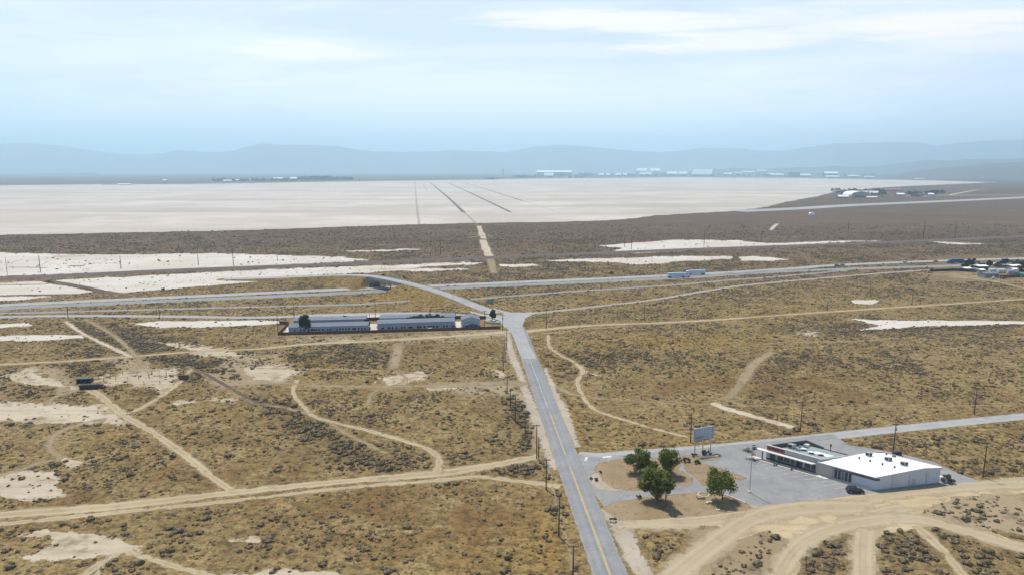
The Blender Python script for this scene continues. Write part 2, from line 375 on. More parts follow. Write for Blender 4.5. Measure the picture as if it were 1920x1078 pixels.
M['dirt_lot'] = sheet_mat('graded_dirt', (.48, .39, .25), (.42, .33, .20), soft=3, amp=14, nscale=.12, streak=(.5, (.27, .20, .115), .6), dark=((.25, .18, .10), .6))
M['tan_open'] = sheet_mat('open_tan_dirt', (.36, .285, .18), (.31, .235, .135), soft=8, amp=36, nscale=.10, cover=.8, dark=((.17, .13, .08), .9))
M['playa'] = sheet_mat('playa_silt', (.42, .37, .315), (.52, .465, .41), soft=1.2, amp=3.0, nscale=.02, dark=((.37, .325, .28), .5), streak=(.0045, (.35, .31, .27), .8), mottle=.1, fine=.02)
M['salt'] = sheet_mat('salt_flat_crust', (.54, .50, .445), (.47, .42, .355), soft=1.4, amp=5, nscale=.06, mottle=.2, dark=((.40, .35, .28), .25), streak=(.06, (.42, .37, .30), .5))
M['salt_near'] = sheet_mat('pale_pan_crust', (.465, .40, .30), (.40, .33, .23), soft=2.2, amp=26, nscale=.10, mottle=.5, dark=((.23, .175, .11), .95), streak=(.35, (.28, .215, .14), .6))
M['dark_soil'] = sheet_mat('dark_bank_soil', (.13, .095, .07), (.10, .075, .06), soft=1.0, amp=1.5, nscale=.3, mottle=.6)
M['soil_cover'] = sheet_mat('island_soil', (.245, .175, .10), (.29, .22, .135), soft=1.0, amp=3, nscale=.4, dark=((.17, .115, .062), .8), mottle=.8)
M['shoulder'] = sheet_mat('gravel_shoulder', (.39, .34, .27), (.33, .275, .205), soft=1.0, amp=3.2, nscale=.4, dark=((.27, .21, .14), .6))

def asphalt_mat(name, ca, cb, crack=.5, line=None):
    m = sheet_mat(name, ca, cb, soft=.35, amp=.7, nscale=.6, rough=.85, mottle=.5, fine=.35)
    N = NT(m.node_tree); b = N.n['Principled BSDF']; old = b.inputs['Base Color'].links[0].from_socket
    v = N.new('ShaderNodeTexVoronoi', feature='DISTANCE_TO_EDGE'); N.put(v.inputs['Vector'], N.vmath('ADD', N.pos(), N.comb(N.math('MULTIPLY', N.noise(N.pos(), .5, 3), 3), 0, 0))); v.inputs['Scale'].default_value = .16
    c = N.mix(N.math('MULTIPLY', N.ramp(v.outputs[0], .012, .003), crack), old, (*[x*.45 for x in ca], 1))
    ac = N.attr('ac').outputs['Fac']   # paler wheel paths
    w1 = N.math('SUBTRACT', 1.0, N.math('MULTIPLY', N.math('ABSOLUTE', N.math('SUBTRACT', N.math('ABSOLUTE', ac), .5)), 3.5), clamp=True)
    c = N.mix(N.math('MULTIPLY', w1, .25), c, (*[x*1.25 for x in ca], 1))
    st = N.noise(N.comb(N.math('MULTIPLY', ac, 4), N.noise(N.pos(), .02, 2), 0), 1.4, 4, .7)
    c = N.mix(N.math('MULTIPLY', N.ramp(st, .48, .62), .32), c, (*[x*.6 for x in ca], 1))
    c = N.mix(N.math('MULTIPLY', N.ramp(N.noise(N.pos(), .045, 4, .6), .55, .62), .35), c, (*[x*.72 for x in ca], 1))
    c = N.mix(N.math('MULTIPLY', N.ramp(N.math('ABSOLUTE', ac), .78, 1.05), .45), c, (.36, .30, .21, 1))
    N.put(b.inputs['Base Color'], c); return m
M['lot_track'] = sheet_mat('driven_dirt', (.49, .405, .275), (.44, .35, .225), soft=2.2, amp=5, nscale=.2, cover=.75, wheel=((.50, .42, .29), .7), dark=((.30, .22, .13), .5))
M['asphalt'] = asphalt_mat('worn_asphalt', (.215, .22, .225), (.255, .255, .25))
M['asphalt_pale'] = asphalt_mat('pale_asphalt', (.335, .33, .32), (.295, .29, .285), .2)
M['lot_asphalt'] = asphalt_mat('parking_lot_asphalt', (.23, .23, .23), (.275, .27, .255), .6)
M['yellow_line'] = sheet_mat('yellow_road_paint', (.58, .40, .10), (.50, .36, .13), soft=.05, amp=.12, nscale=1.0, dark=((.3, .27, .2), .55))
M['white_line'] = sheet_mat('white_road_paint', (.62, .62, .60), (.5, .5, .48), soft=.05, amp=.12, nscale=1.0, dark=((.3, .3, .3), .5))

ZC = [0.0]
KEEP_POLY, KEEP_RIB = [], []       # places where no scrub grows
def inside(Q, P):
    c = np.zeros(len(Q), bool); n = len(P)
    for i in range(n):
        (x1, y1), (x2, y2) = P[i], P[(i+1) % n]
        if y1 == y2: continue
        c ^= ((y1 > Q[:, 1]) != (y2 > Q[:, 1])) & (Q[:, 0] < (x2-x1)*(Q[:, 1]-y1)/(y2-y1)+x1)
    return c
def patch(name, poly, z, material, step=(4, 2), margin=8, keep=1.0, inner=None, jag=0, ns=1.0):
    """an irregular area of ground, outlined by its corners; sd = distance to its edge"""
    P = np.array(poly, float); ZC[0] += .00011; z = z + ZC[0]
    u = np.arange(P[:, 0].min()-margin, P[:, 0].max()+margin+step[0], step[0]); v = np.arange(max(P[:, 1].min()-margin, 321), P[:, 1].max()+margin+step[1], step[1])
    UU, VV = np.meshgrid(u, v[::-1]); Q = np.stack([UU.ravel(), VV.ravel()], 1)
    W2 = np.array([.45, 1.0]); sd = seg_dist(Q*W2, P*W2, True); sd = np.where(inside(Q, P), sd, -sd)
    d = np.stack([(Q[:, 0]-UC)/FPX, CP + (VC-Q[:, 1])/FPX*SP, (VC-Q[:, 1])/FPX*CP-SP], 1)
    t = (z-CAM_H)/d[:, 2]; V3 = d*t[:, None]; V3[:, 2] = z
    F = grid_faces(len(v), len(u)); F = F[(sd[F] > -margin).any(1)]
    used = np.unique(F); mp = -np.ones(len(Q), int); mp[used] = np.arange(len(used))
    me = np_mesh(name, V3[used], mp[F], {'sd': sd[used], 'ns': np.full(len(used), ns), 'ac': np.full(len(used), 0.)})
    o = tag(link_mesh(name, me, material), kind='structure')
    if keep: KEEP_POLY.append((P, keep))
    return o
def smooth_line(P, n=6):
    P = [np.array(p, float) for p in P]
    if len(P) < 3: return np.array([P[0]+(P[-1]-P[0])*i/8 for i in range(9)])
    P = [2*P[0]-P[1]] + P + [2*P[-1]-P[-2]]; R = []
    for i in range(1, len(P)-2):
        for k in range(n):
            t = k/n; a, b, c, d = P[i-1:i+3]
            R.append(.5*((2*b)+(-a+c)*t+(2*a-5*b+4*c-d)*t*t+(-a+3*b-3*c+d)*t**3))
    R.append(P[-2]); return np.array(R)
def ribbon_w(name, C, wid, z, material, sdw=True, prof=None, label=None, keep=1.0, flare=1.25, ns=1.0, vary=False):
    """C (n,2|3) world centreline; wid metres (scalar or list); prof: heights across -1..1 (for banks)"""
    C = np.asarray(C, float); n = len(C); Cz = C[:, 2] if C.shape[1] > 2 else np.zeros(n)
    C2 = C[:, :2]; T = np.gradient(C2, axis=0); T /= np.maximum(np.hypot(T[:, 0], T[:, 1]), 1e-6)[:, None]; Nn = np.stack([T[:, 1], -T[:, 0]], 1)
    wd = np.interp(np.linspace(0, 1, n), np.linspace(0, 1, np.size(wid)), np.atleast_1d(wid))/2
    if vary: wd = wd*(.65+.75*fbm(C[:, 0]+300, C[:, 1], 26, 2))
    ks = np.array([-1.4, -1.1, -.8, -.4, 0, .4, .8, 1.1, 1.4]) if sdw else np.array([-1, -.5, 0, .5, 1])
    V, sd, ac = [], [], []
    for k in ks:
        q = C2 + Nn*(k*wd)[:, None]; h = np.zeros(n) if prof is None else np.full(n, np.interp(abs(k), *prof))
        V.append(np.column_stack([q, z+Cz+h])); sd.append((1-abs(k))*wd); ac.append(np.full(n, k))
    m = len(ks); V = np.stack(V, 1).reshape(-1, 3)
    me = np_mesh(name, V, grid_faces(n, m)[:, ::-1], {'sd': np.stack(sd, 1).ravel(), 'ac': np.stack(ac, 1).ravel(), 'ns': np.full(n*m, ns)}, smooth=prof is not None)
    o = tag(link_mesh(name, me, material), kind='structure')
    if keep: KEEP_RIB.append((C2, wd.max()*keep))
    return o
def ribbon(name, px, wid, z, material, **kw):
    W3 = smooth_line([at(*p)[:2] for p in px]); return ribbon_w(name, W3, wid, z, material, **kw)

# dry lake and its stripes
patch('dry_lake', [(-700, 350), (0, 348), (200, 346), (350, 345.5), (500, 343.5), (640, 341), (900, 337.5), (1000, 335.5), (1280, 333), (1500, 334.5), (1650, 337), (1750, 339), (1835, 341.5), (1870, 342), (1835, 343.5), (1760, 347), (1700, 349.5), (1640, 353), (1560, 362), (1530, 369), (1470, 380), (1440, 388), (1370, 397), (1230, 404), (1180, 411), (1100, 415), (900, 419), (770, 421), (640, 426), (460, 432), (200, 437), (0, 441), (-700, 462)], .004, M['playa'], step=(8, 1), margin=6)
for px, wd_, mt in [([(807, 343), (838, 369), (870, 399)], 8, 'tar'), ([(870, 399), (885, 412), (896, 424)], 5, 'faint'), ([(838, 342), (890, 366), (957, 398)], 8, 'tar'), ([(870, 343), (920, 358), (980, 377)], 8, 'thin'), ([(980, 377), (1040, 396)], 3, 'faint'), ([(778, 343), (781, 380), (786, 421)], 5, 'faint'), ([(792, 344), (801, 357)], 5, 'faint')]:
    M.setdefault('line_tar', sheet_mat('oiled_stripe', (.14, .12, .11), (.19, .165, .15), soft=1.5, amp=2, nscale=.05))
    M.setdefault('line_thin', sheet_mat('half_worn_stripe', (.22, .19, .17), (.27, .23, .2), soft=2, amp=2.2, nscale=.05, cover=.75))
    M.setdefault('line_faint', sheet_mat('worn_stripe', (.38, .33, .29), (.34, .29, .25), soft=2, amp=2.2, nscale=.05, cover=.3))
    ribbon('lakebed_runway_line', px, wd_, .012, M['line_'+mt])
# salt flats
SALT = [[(-300, 478), (0, 474), (200, 478), (400, 475), (640, 482), (690, 488), (640, 492), (400, 503), (200, 511), (0, 518), (-300, 530)],
        [(85, 527), (300, 515), (560, 503), (750, 497), (880, 491), (800, 500), (750, 508), (640, 514), (400, 535), (230, 549), (150, 538)],
        [(-300, 540), (0, 530), (75, 528), (180, 547), (140, 552), (0, 554), (-300, 560)], [(-200, 562), (0, 556), (110, 554), (40, 562), (-200, 575)],
        [(1122, 461), (1180, 456), (1280, 449.5), (1380, 451), (1440, 457), (1560, 452), (1650, 452), (1560, 456), (1380, 466), (1300, 469), (1200, 474), (1140, 474), (1165, 466)],
        [(1010, 489), (1060, 487), (1200, 483), (1280, 480), (1374, 481), (1374, 486), (1280, 490), (1200, 497), (1150, 492), (1060, 491)],
        [(1384, 482), (1410, 480), (1440, 482), (1484, 487), (1440, 490), (1390, 489)], [(935, 496), (1000, 495), (1015, 499), (960, 501), (938, 500)],
        [(640, 471), (720, 468), (790, 466), (785, 469), (700, 472)], [(780, 497), (860, 493), (905, 493), (890, 496), (800, 500)], [(700, 506), (800, 503), (890, 505), (800, 509)],
        [(1595, 597), (1640, 600), (1700, 601), (1800, 600.5), (1960, 601.5), (1920, 607), (1720, 613), (1650, 618), (1608, 619), (1645, 610)],
        [(1595, 563), (1640, 562), (1655, 565), (1630, 571), (1600, 569)], [(-20, 608), (50, 606), (60, 610), (-20, 616)],
        [(-20, 631), (50, 628), (155, 627), (160, 634), (50, 640), (-20, 638)],
        [(240, 606), (300, 602), (480, 600), (540, 603), (480, 610), (380, 613), (300, 614)], [(1735, 453.5), (1800, 455), (1850, 458), (1790, 459)], [(550, 594), (700, 588), (780, 588), (860, 592), (700, 597)]]
for s_ in SALT: patch('salt_flat', s_, .006, M['salt'], step=(3, 1), margin=6, keep=.96)
PANS = [[(312, 756), (400, 748), (450, 744), (440, 750), (385, 753), (335, 760)], [(-40, 756), (60, 755), (190, 759), (240, 773), (225, 795), (180, 797), (60, 790), (-40, 787)], [(-40, 884), (60, 883), (105, 884), (115, 928), (40, 940), (-40, 915)],
        [(35, 1008), (80, 992), (130, 998), (180, 1003), (250, 1018), (272, 1022), (255, 1040), (180, 1046), (80, 1052), (20, 1046), (110, 1024), (90, 1008)], [(400, 1082), (520, 1066), (620, 1068), (670, 1084)],
        [(745, 697), (790, 695), (825, 706), (780, 711), (735, 722), (700, 716)], [(172, 712), (240, 692), (330, 690), (332, 712), (305, 740), (285, 722), (205, 722)],
        [(110, 858), (160, 862), (192, 856), (170, 865), (125, 874)], [(290, 640), (420, 652), (455, 668), (380, 668)], [(1085, 686), (1110, 700), (1130, 707), (1100, 700)],
        [(1486, 621), (1530, 622), (1525, 628), (1495, 626)], [(640, 640), (660, 638), (655, 644)], [(920, 690), (950, 698), (940, 705)], [(790, 725), (840, 722), (860, 728), (800, 732)],
        [(455, 690), (520, 682), (560, 696), (520, 716), (470, 712)], [(0, 705), (60, 690), (100, 712), (140, 728), (60, 722)], [(410, 1010), (470, 1006), (500, 1016), (430, 1020)]]
for s_ in PANS: patch('bleached_clay', s_, .005, M['salt_near'], step=(3, 1.5), margin=12, keep=.9)
for s_ in [[(400, 690), (430, 665), (520, 662), (565, 690), (560, 712), (500, 725), (430, 730), (380, 712)], [(60, 690), (110, 686), (140, 728), (110, 738)], [(960, 640), (1005, 760), (1030, 850), (1000, 855), (990, 780), (968, 700), (950, 660)],
           [(1600, 940), (1740, 915), (1960, 905), (1960, 1010), (1860, 1000), (1740, 980)], [(1300, 990), (1430, 960), (1500, 990), (1480, 1040), (1430, 1090), (1300, 1090)], [(1320, 872), (1400, 897), (1380, 903), (1320, 912), (1290, 895)],
           [(1745, 513), (1790, 510), (1850, 515), (1872, 524), (1800, 521)], [(520, 632), (700, 630), (940, 618), (960, 632), (800, 640), (600, 645)], [(850, 722), (955, 716), (1000, 740), (1010, 790), (960, 740), (850, 735)], [(200, 665), (260, 668), (300, 692), (250, 700), (215, 690)]]:
    patch('open_dirt', s_, .003, M['tan_open'], step=(4, 2), margin=16, keep=.45)
# graded dirt round the shops
patch('dirt_lot', [(1150, 978), (1210, 972), (1310, 967), (1412, 946), (1560, 932), (1690, 917), (1830, 900), (1990, 892), (1990, 925), (1850, 925), (1790, 935), (1740, 950), (1720, 966), (1800, 983), (1990, 1036), (1990, 1052), (1840, 1012), (1770, 988), (1735, 984), (1712, 992), (1660, 998), (1645, 1008), (1638, 1110), (1598, 1110), (1610, 1005), (1590, 997), (1540, 1005), (1505, 1030), (1485, 1110), (1438, 1110), (1478, 1040), (1480, 1015), (1440, 996), (1385, 1012), (1325, 1050), (1290, 1110), (1230, 1110), (1285, 1035), (1345, 992), (1330, 984), (1190, 986), (1160, 990)],
      .007, M['dirt_lot'], step=(3, 2), margin=10, keep=1.0)

# dirt tracks
TR = [([(-120, 978), (0, 965), (200, 950), (420, 925), (560, 910), (700, 897), (820, 887), (920, 872), (1010, 855)], 5.0, 'track'), ([(-120, 996), (0, 982), (200, 962), (420, 940), (640, 915), (830, 899), (900, 894), (1000, 905), (1050, 912)], 2.4, 'track'),
      ([(432, 918), (400, 895), (330, 840), (270, 800), (235, 780), (185, 740), (160, 727)], 3.0, 'track'), ([(200, 785), (150, 795), (103, 815), (93, 840), (111, 859), (77, 866), (20, 886), (-60, 900)], 2.4, 'track_faint'),
      ([(150, 1084), (196, 1050), (219, 1040)], 2.6, 'track'), ([(240, 1034), (258, 1040), (335, 1063), (420, 1084)], 2.2, 'track'), ([(-80, 688), (0, 683), (100, 678), (238, 669), (346, 660), (480, 654), (575, 645), (718, 638), (876, 628), (960, 621)], [2.6, 2.6, 3, 6], 'track'),
      ([(123, 602), (155, 625), (213, 653), (245, 668)], 2.2, 'track_pale'), ([(160, 598), (215, 630), (255, 668), (270, 690)], 2, 'track_faint'), ([(355, 688), (426, 723), (480, 755), (540, 765), (607, 786), (645, 810), (692, 834), (725, 850)], 1.6, 'track_faint'),
      ([(556, 712), (550, 735), (560, 752), (580, 772), (598, 784), (680, 804), (745, 822), (799, 840), (822, 860), (820, 884)], [2, 2, 2.2, 3.2], 'track'), ([(480, 690), (610, 692), (738, 695), (800, 703), (888, 715), (950, 722)], 1.3, 'track_faint'),
      ([(470, 712), (588, 722), (700, 724), (850, 722), (960, 717), (985, 722)], [1.5, 3, 6, 8], 'track_faint'), ([(748, 645), (745, 660), (738, 690)], 5, 'track_faint'),
      ([(1028, 628), (1030, 648), (1050, 665), (1075, 678), (1093, 695), (1083, 713), (1088, 733), (1106, 760), (1128, 773), (1168, 786), (1222, 802), (1290, 819)], [1.8, 2.4, 2.2, 1.8, 1.5], 'track'),
      ([(1050, 727), (1070, 738), (1100, 742), (1155, 750), (1256, 755)], [4, 2, 1.4, 1], 'track_faint'), ([(1256, 755), (1393, 760), (1600, 763), (1960, 758)], .8, 'track_faint'), ([(1335, 755), (1370, 768), (1413, 780), (1487, 801)], 3.4, 'track_pale'), ([(1345, 747), (1370, 752), (1400, 762)], 1.6, 'track_faint'),
      ([(1445, 660), (1413, 683), (1390, 717), (1365, 746)], 3.6, 'track_faint'), ([(1430, 645), (1493, 640), (1600, 640), (1680, 633)], 1.6, 'track_faint'), ([(985, 621), (1015, 618), (1105, 610), (1256, 604), (1360, 598), (1500, 588), (1714, 574), (1990, 556)], [8, 4.5, 3.2, 3.2, 3], 'track'),
      ([(1010, 626), (1055, 622), (1105, 616), (1180, 612)], 2, 'track_faint'), ([(1055, 640), (1140, 638), (1215, 624)], 1.2, 'track_faint'), ([(1718, 985), (1745, 1010), (1780, 1045), (1815, 1090)], 3, 'track'), ([(1170, 985), (1162, 975), (1150, 960)], 6, 'shoulder'),
      ([(1780, 518), (1860, 527), (1940, 545)], 3, 'track'), ([(1700, 511), (1790, 517)], 3, 'track_faint'), ([(1860, 527), (1960, 524)], 3, 'track_faint'), ([(898, 424), (902, 436), (907, 448)], 8, 'track_pale'), ([(905, 450), (911, 466), (917, 480)], 9, 'track_pale'), ([(917, 480), (922, 495), (926, 512)], 6, 'track_faint'), ([(880, 446), (905, 442), (925, 444)], 5, 'track_faint'), ([(1445, 432), (1452, 424), (1458, 420)], 6, 'track_pale'),
      ([(740, 695), (760, 712), (700, 735), (690, 760)], 2, 'track_faint'), ([(360, 690), (330, 722), (290, 750), (250, 772)], 2.2, 'track'), ([(160, 727), (100, 745), (90, 760)], 2, 'track_faint')]
TR += [([(1170, 980), (1330, 974), (1450, 950), (1600, 937), (1750, 915), (1960, 905)], 7, 'lot_track'), ([(1250, 1090), (1330, 1025), (1410, 972), (1500, 952), (1640, 950)], 7, 'lot_track'), ([(1618, 1095), (1620, 1000), (1640, 965), (1700, 950)], 5, 'lot_track'),
       ([(1450, 1095), (1500, 1022), (1580, 985), (1680, 972), (1750, 978), (1860, 1010), (1990, 1046)], 5, 'lot_track')]
for i, (px, wd_, mt) in enumerate(TR): ribbon('dirt_track', px, wd_, .008 + .0003*i, M[mt], keep=1.1, vary=True)
for px, wd_ in [([(952, 625), (958, 660), (973, 695), (983, 725), (1000, 770), (1018, 815), (1032, 855), (1042, 880)], [3, 3.5, 4.5, 4, 2.5]), ([(1022, 690), (1040, 735), (1060, 780), (1075, 820), (1083, 838)], [2, 4, 3, 1.5]), ([(1140, 952), (1160, 982), (1184, 1031), (1210, 1085)], [5, 4.5, 4])]:
    ribbon('gravel_shoulder', px, wd_, .010, M['shoulder'], keep=.9, vary=True)
ribbon('earth_ditch', [(358, 687), (395, 706), (430, 726), (478, 752), (520, 772)], 1.5, .019, M['dark_soil'], keep=0)
ribbon('dirt_track', [(1030, 880), (1038, 925), (1052, 975), (1075, 1060), (1085, 1085)], .8, .018, M['track_faint'], keep=0)
ribbon('dirt_track', [(170, 1095), (205, 1045), (225, 1038)], .9, .018, M['track_pale'], keep=0)

# freeway, ramps, frontage roads
FW1 = [(-250, 590), (0, 572.5), (320, 557.5), (640, 542.5), (720, 539.5), (820, 535.6), (1280, 515.5), (1480, 504), (1567, 497.5), (1781, 488.5), (1990, 483)]
FW2 = [(-250, 597), (0, 578.5), (320, 564), (640, 550), (720, 545.5), (840, 540), (1248, 522), (1480, 508.5), (1781, 498.5), (1990, 491)]
RAMP = {'off_ramp': ([(-250, 592), (0, 587.5), (330, 579), (640, 571.5), (700, 568.5), (790, 562.5), (840, 559)], 5), 'frontage_road': ([(-250, 597), (0, 594), (125, 592), (326, 593), (480, 595), (620, 590), (780, 587), (880, 592), (920, 600)], 6),
        'on_ramp': ([(880, 561), (960, 555), (1080, 546), (1256, 535), (1360, 526), (1480, 517), (1590, 507)], 5), 'access_road': ([(985, 590), (1005, 587), (1060, 581), (1148, 571), (1231, 561), (1360, 539.5), (1447, 530), (1614, 515.5), (1714, 508), (1790, 505)], 4.4)}
ribbon('freeway', FW1, 10.5, .016, M['asphalt_pale']); ribbon('freeway', FW2, 11.5, .016, M['asphalt'])
M['asphalt_old'] = asphalt_mat('old_tan_asphalt', (.31, .29, .26), (.27, .245, .21), .2)
for k, (px, wd_) in RAMP.items(): ribbon(k, px, wd_, .014, M['asphalt_old'] if k == 'access_road' else M['asphalt_pale'] if 'ramp' not in k else M['asphalt'])
ribbon('airfield_runway', [(1380, 396.5), (1500, 391), (1600, 385), (1760, 378), (1900, 371.5), (2100, 362)], 60, .014, M['asphalt_pale'])
ribbon('airfield_road', [(1780, 366), (1830, 357), (1850, 357)], 14, .014, M['track_pale']); ribbon('airfield_road', [(1690, 367), (1780, 366.5), (1990, 366)], 30, .013, M['shoulder'])
# main road (straight) and side road
def road_c(Yw): return 22.2 - .0767*(Yw-140.5)
main = [(road_c(y), y) for y in np.arange(60, 345, 6)]
main += [tuple(p) for p in smooth_line([(road_c(345), 345), (4.8, 372), (1.0, 395), (-4, 412), (-11, 424)], 5)][1:]
ribbon_w('main_road', main, 8.0, .024, M['asphalt'], keep=1.15)
ribbon('side_road', [(1085, 853), (1130, 856), (1165, 853), (1290, 844), (1420, 832), (1560, 817), (1700, 802), (1920, 780), (2150, 760)], [6, 6.5, 6, 5.6, 5.6], .020, M['asphalt_pale'], keep=1.1)
KEEP_POLY.append((np.array([(1060, 830), (1090, 850), (1290, 840), (1560, 813), (1590, 833), (1690, 848), (1760, 866), (1800, 888), (1835, 903), (1690, 920), (1410, 950), (1345, 975), (1150, 985), (1100, 900)]), 1.0))
patch('intersection_pavement', [(880, 573), (925, 578), (960, 586), (1008, 584.5), (1000, 588.5), (985, 596), (980, 610), (990, 640), (1006, 672), (978, 672), (966, 640), (958, 622), (945, 612), (936, 600), (905, 592), (882, 586)], .020, M['asphalt_pale'], step=(2, 1), margin=3)
patch('parking_lot', [(1068, 838), (1085, 850), (1100, 855), (1130, 857.5), (1165, 853), (1290, 842), (1440, 827), (1560, 813), (1590, 833), (1690, 850), (1752, 866), (1800, 888), (1835, 901), (1760, 909), (1690, 917), (1620, 925), (1560, 933), (1470, 943), (1413, 948), (1345, 922), (1265, 926), (1200, 934), (1150, 942), (1133, 950), (1100, 905)], .018, M['lot_asphalt'], step=(3, 1.5), margin=4)
patch('parking_island', [(1121, 868), (1160, 860), (1200, 857), (1262, 858), (1280, 866), (1272, 880), (1300, 895), (1298, 908), (1262, 912), (1200, 919), (1180, 919), (1148, 914), (1128, 900), (1112, 880)], .026, M['soil_cover'], step=(2, 1), margin=4)
patch('parking_island', [(1262, 858), (1290, 853), (1352, 851), (1352, 858), (1310, 866), (1352, 878), (1402, 896), (1380, 902), (1318, 910), (1305, 896), (1285, 880), (1282, 868)], .027, M['soil_cover'], step=(2, 1), margin=4)
patch('parking_island', [(1128, 952), (1150, 942), (1200, 933), (1262, 927), (1320, 921), (1352, 924), (1402, 944), (1410, 951), (1395, 957), (1310, 967), (1210, 974), (1160, 975)], .026, M['soil_cover'], step=(2, 1), margin=4)
patch('gravel_shoulder', [(1108, 888), (1120, 885), (1130, 900), (1150, 915), (1175, 921), (1120, 917), (1106, 900)], .028, M['shoulder'], step=(2, 1), margin=3)
# paint
def line_px(Y0, Y1, off=0., wd_=.16, name='yellow_centre_line', m='yellow_line'):
    ribbon_w(name, [(road_c(y)+off, y) for y in np.arange(Y0, Y1, 4)], wd_, .032, M[m], keep=0)
line_px(90, 202, -.14, .17); line_px(90, 202, .14, .17); line_px(206, 250, .0, .24); line_px(252, 345, .0, .12, 'faded_centre_line', 'white_line')
for y0 in (90,): ribbon_w('yellow_edge_line', [(road_c(y)-3.6, y) for y in np.arange(60, 135, 4)], .14, .032, M['yellow_line'], keep=0)
a_ = at(1099, 860); ribbon_w('stop_bar', [(a_.x-.3, a_.y-1.2), (a_.x+.3, a_.y+1.3)], .8, .032, M['white_line'], keep=0)
ribbon('faded_stop_lettering', [(1130, 857), (1146, 855)], 1.2, .032, M['white_line'], keep=0)

# railway bank: a low raised ridge with the track on top
RAIL = smooth_line([at(*p)[:2] for p in [(-250, 536), (0, 524), (320, 508), (640, 495.5), (940, 483), (1280, 469), (1614, 457), (1920, 444), (2200, 432)]])
M['ballast'] = mat('dark_ballast', (.115, .088, .08), .95, 0, .25, .05)
ribbon_w('railway_bank', RAIL, 15, 0, M['ballast'], sdw=False, prof=((0, .35, 1), (1.6, 1.55, -.02)), keep=1.1)
for off in (-.75, .75):
    T = np.gradient(RAIL, axis=0); T /= np.hypot(*T.T)[:, None]
    ribbon_w('railway_rail', RAIL + np.stack([T[:, 1], -T[:, 0]], 1)*off, .2, 1.66, M['rust'], sdw=False, keep=0)
for px, wd_ in [([(85, 526), (150, 537), (215, 552)], 7), ([(-60, 534), (80, 533), (90, 527)], 3), ([(-60, 556), (60, 553), (150, 552)], 5), ([(500, 522), (640, 514)], 4)]:
    ribbon('earth_bank', px, wd_, .014, M['dark_soil'], keep=.1)
for px, wd_ in [([(100, 481), (160, 480.5)], 3), ([(15, 501), (90, 502)], 3), ([(128, 499), (158, 498.5)], 5), ([(780, 512), (900, 509), (1090, 507)], 4)]:
    ribbon('earth_bank', px, wd_, .014, M['dark_soil'], keep=.1)

# ---------------------------------------------------------------- overpass: fill, road and bridge
OV = smooth_line([(-11, 424, .3), (-24, 441, 1.5), (-46, 466, 4.6), (-64, 484, 6.5), (-82, 502, 7.4), (-100, 520, 7.6), (-118, 535, 7.2), (-145, 548, 5.4), (-185, 556, 2.6), (-240, 560, .2)], 8)
OVW = 4.6
ovs = np.concatenate([[0], np.cumsum(np.hypot(*np.diff(OV[:, :2], axis=0).T))])
i0 = int(np.argmin(abs(OV[:, 1]-501)+1e3*(OV[:, 0] > -60))); i1 = int(np.argmin(abs(OV[:, 1]-526)+1e3*(OV[:, 0] < -125)))
gx, gy = np.meshgrid(np.arange(-270, 10, 1.6), np.arange(405, 600, 1.6)); Q = np.stack([gx.ravel(), gy.ravel()], 1)
best = np.full(len(Q), 1e9); hz = np.zeros(len(Q)); sp = np.zeros(len(Q))
for i in range(len(OV)-1):
    a, b = OV[i, :2], OV[i+1, :2]; ab = b-a; t = np.clip(((Q-a)@ab)/(ab@ab), 0, 1); d = np.hypot(*(Q-a-t[:, None]*ab).T)
    k = d < best; best[k] = d[k]; hz[k] = (OV[i, 2]+t*(OV[i+1, 2]-OV[i, 2]))[k]; sp[k] = (ovs[i]+t*(ovs[i+1]-ovs[i]))[k]
hgt = np.minimum(hz-.12, hz-.12-(best-OVW-1.2)/2.0)
gap = np.maximum(ovs[i0]-sp, sp-ovs[i1])                 # >0 outside the opening
hgt = np.where(best < OVW+1.2, np.minimum(hz-.12, hgt), hgt); hgt = np.minimum(hgt, gap/.75 + .2)
hgt += (fbm(Q[:, 0], Q[:, 1], 9)-.5)*.5*np.clip(hgt, 0, 1)*(best > OVW+1.5); hgt = np.maximum(hgt, -.3)
F = grid_faces(gx.shape[0], gx.shape[1]); F = F[(hgt[F] > -.25).any(1)]; used = np.unique(F); mp = -np.ones(len(Q), int); mp[used] = np.arange(len(used))
zn, fr = zone(Q[used, 0], Q[used, 1]); zn[:, 1] = np.maximum(zn[:, 1], .35)
me = np_mesh('road_embankment', np.column_stack([Q[used], hgt[used]]), mp[F], {'zone': zn, 'far': fr*.3}, smooth=True)
tag(link_mesh('road_embankment', me, M['soil']), kind='structure')
def emb_h(x, y):
    ix = np.clip(((x+270)/1.6).astype(int), 0, gx.shape[1]-1); iy = np.clip(((y-405)/1.6).astype(int), 0, gx.shape[0]-1)
    inn = (x > -270) & (x < 8) & (y > 405) & (y < 598); return np.where(inn, np.maximum(hgt.reshape(gx.shape)[iy, ix], 0), 0)
ribbon_w('overpass_road', OV, OVW*2, .03, M['asphalt_pale'], keep=1.2)
br = empty('road_bridge', (-91, 511, 0), 0, 'grey concrete road bridge crossing over the freeway with a dark opening under it', 'bridge')
loc = Vector((-91, 511, 0)); seg = OV[i0-1:i1+2]
Tn = np.gradient(seg[:, :2], axis=0); Tn /= np.hypot(*Tn.T)[:, None]; Nn = np.stack([Tn[:, 1], -Tn[:, 0]], 1)
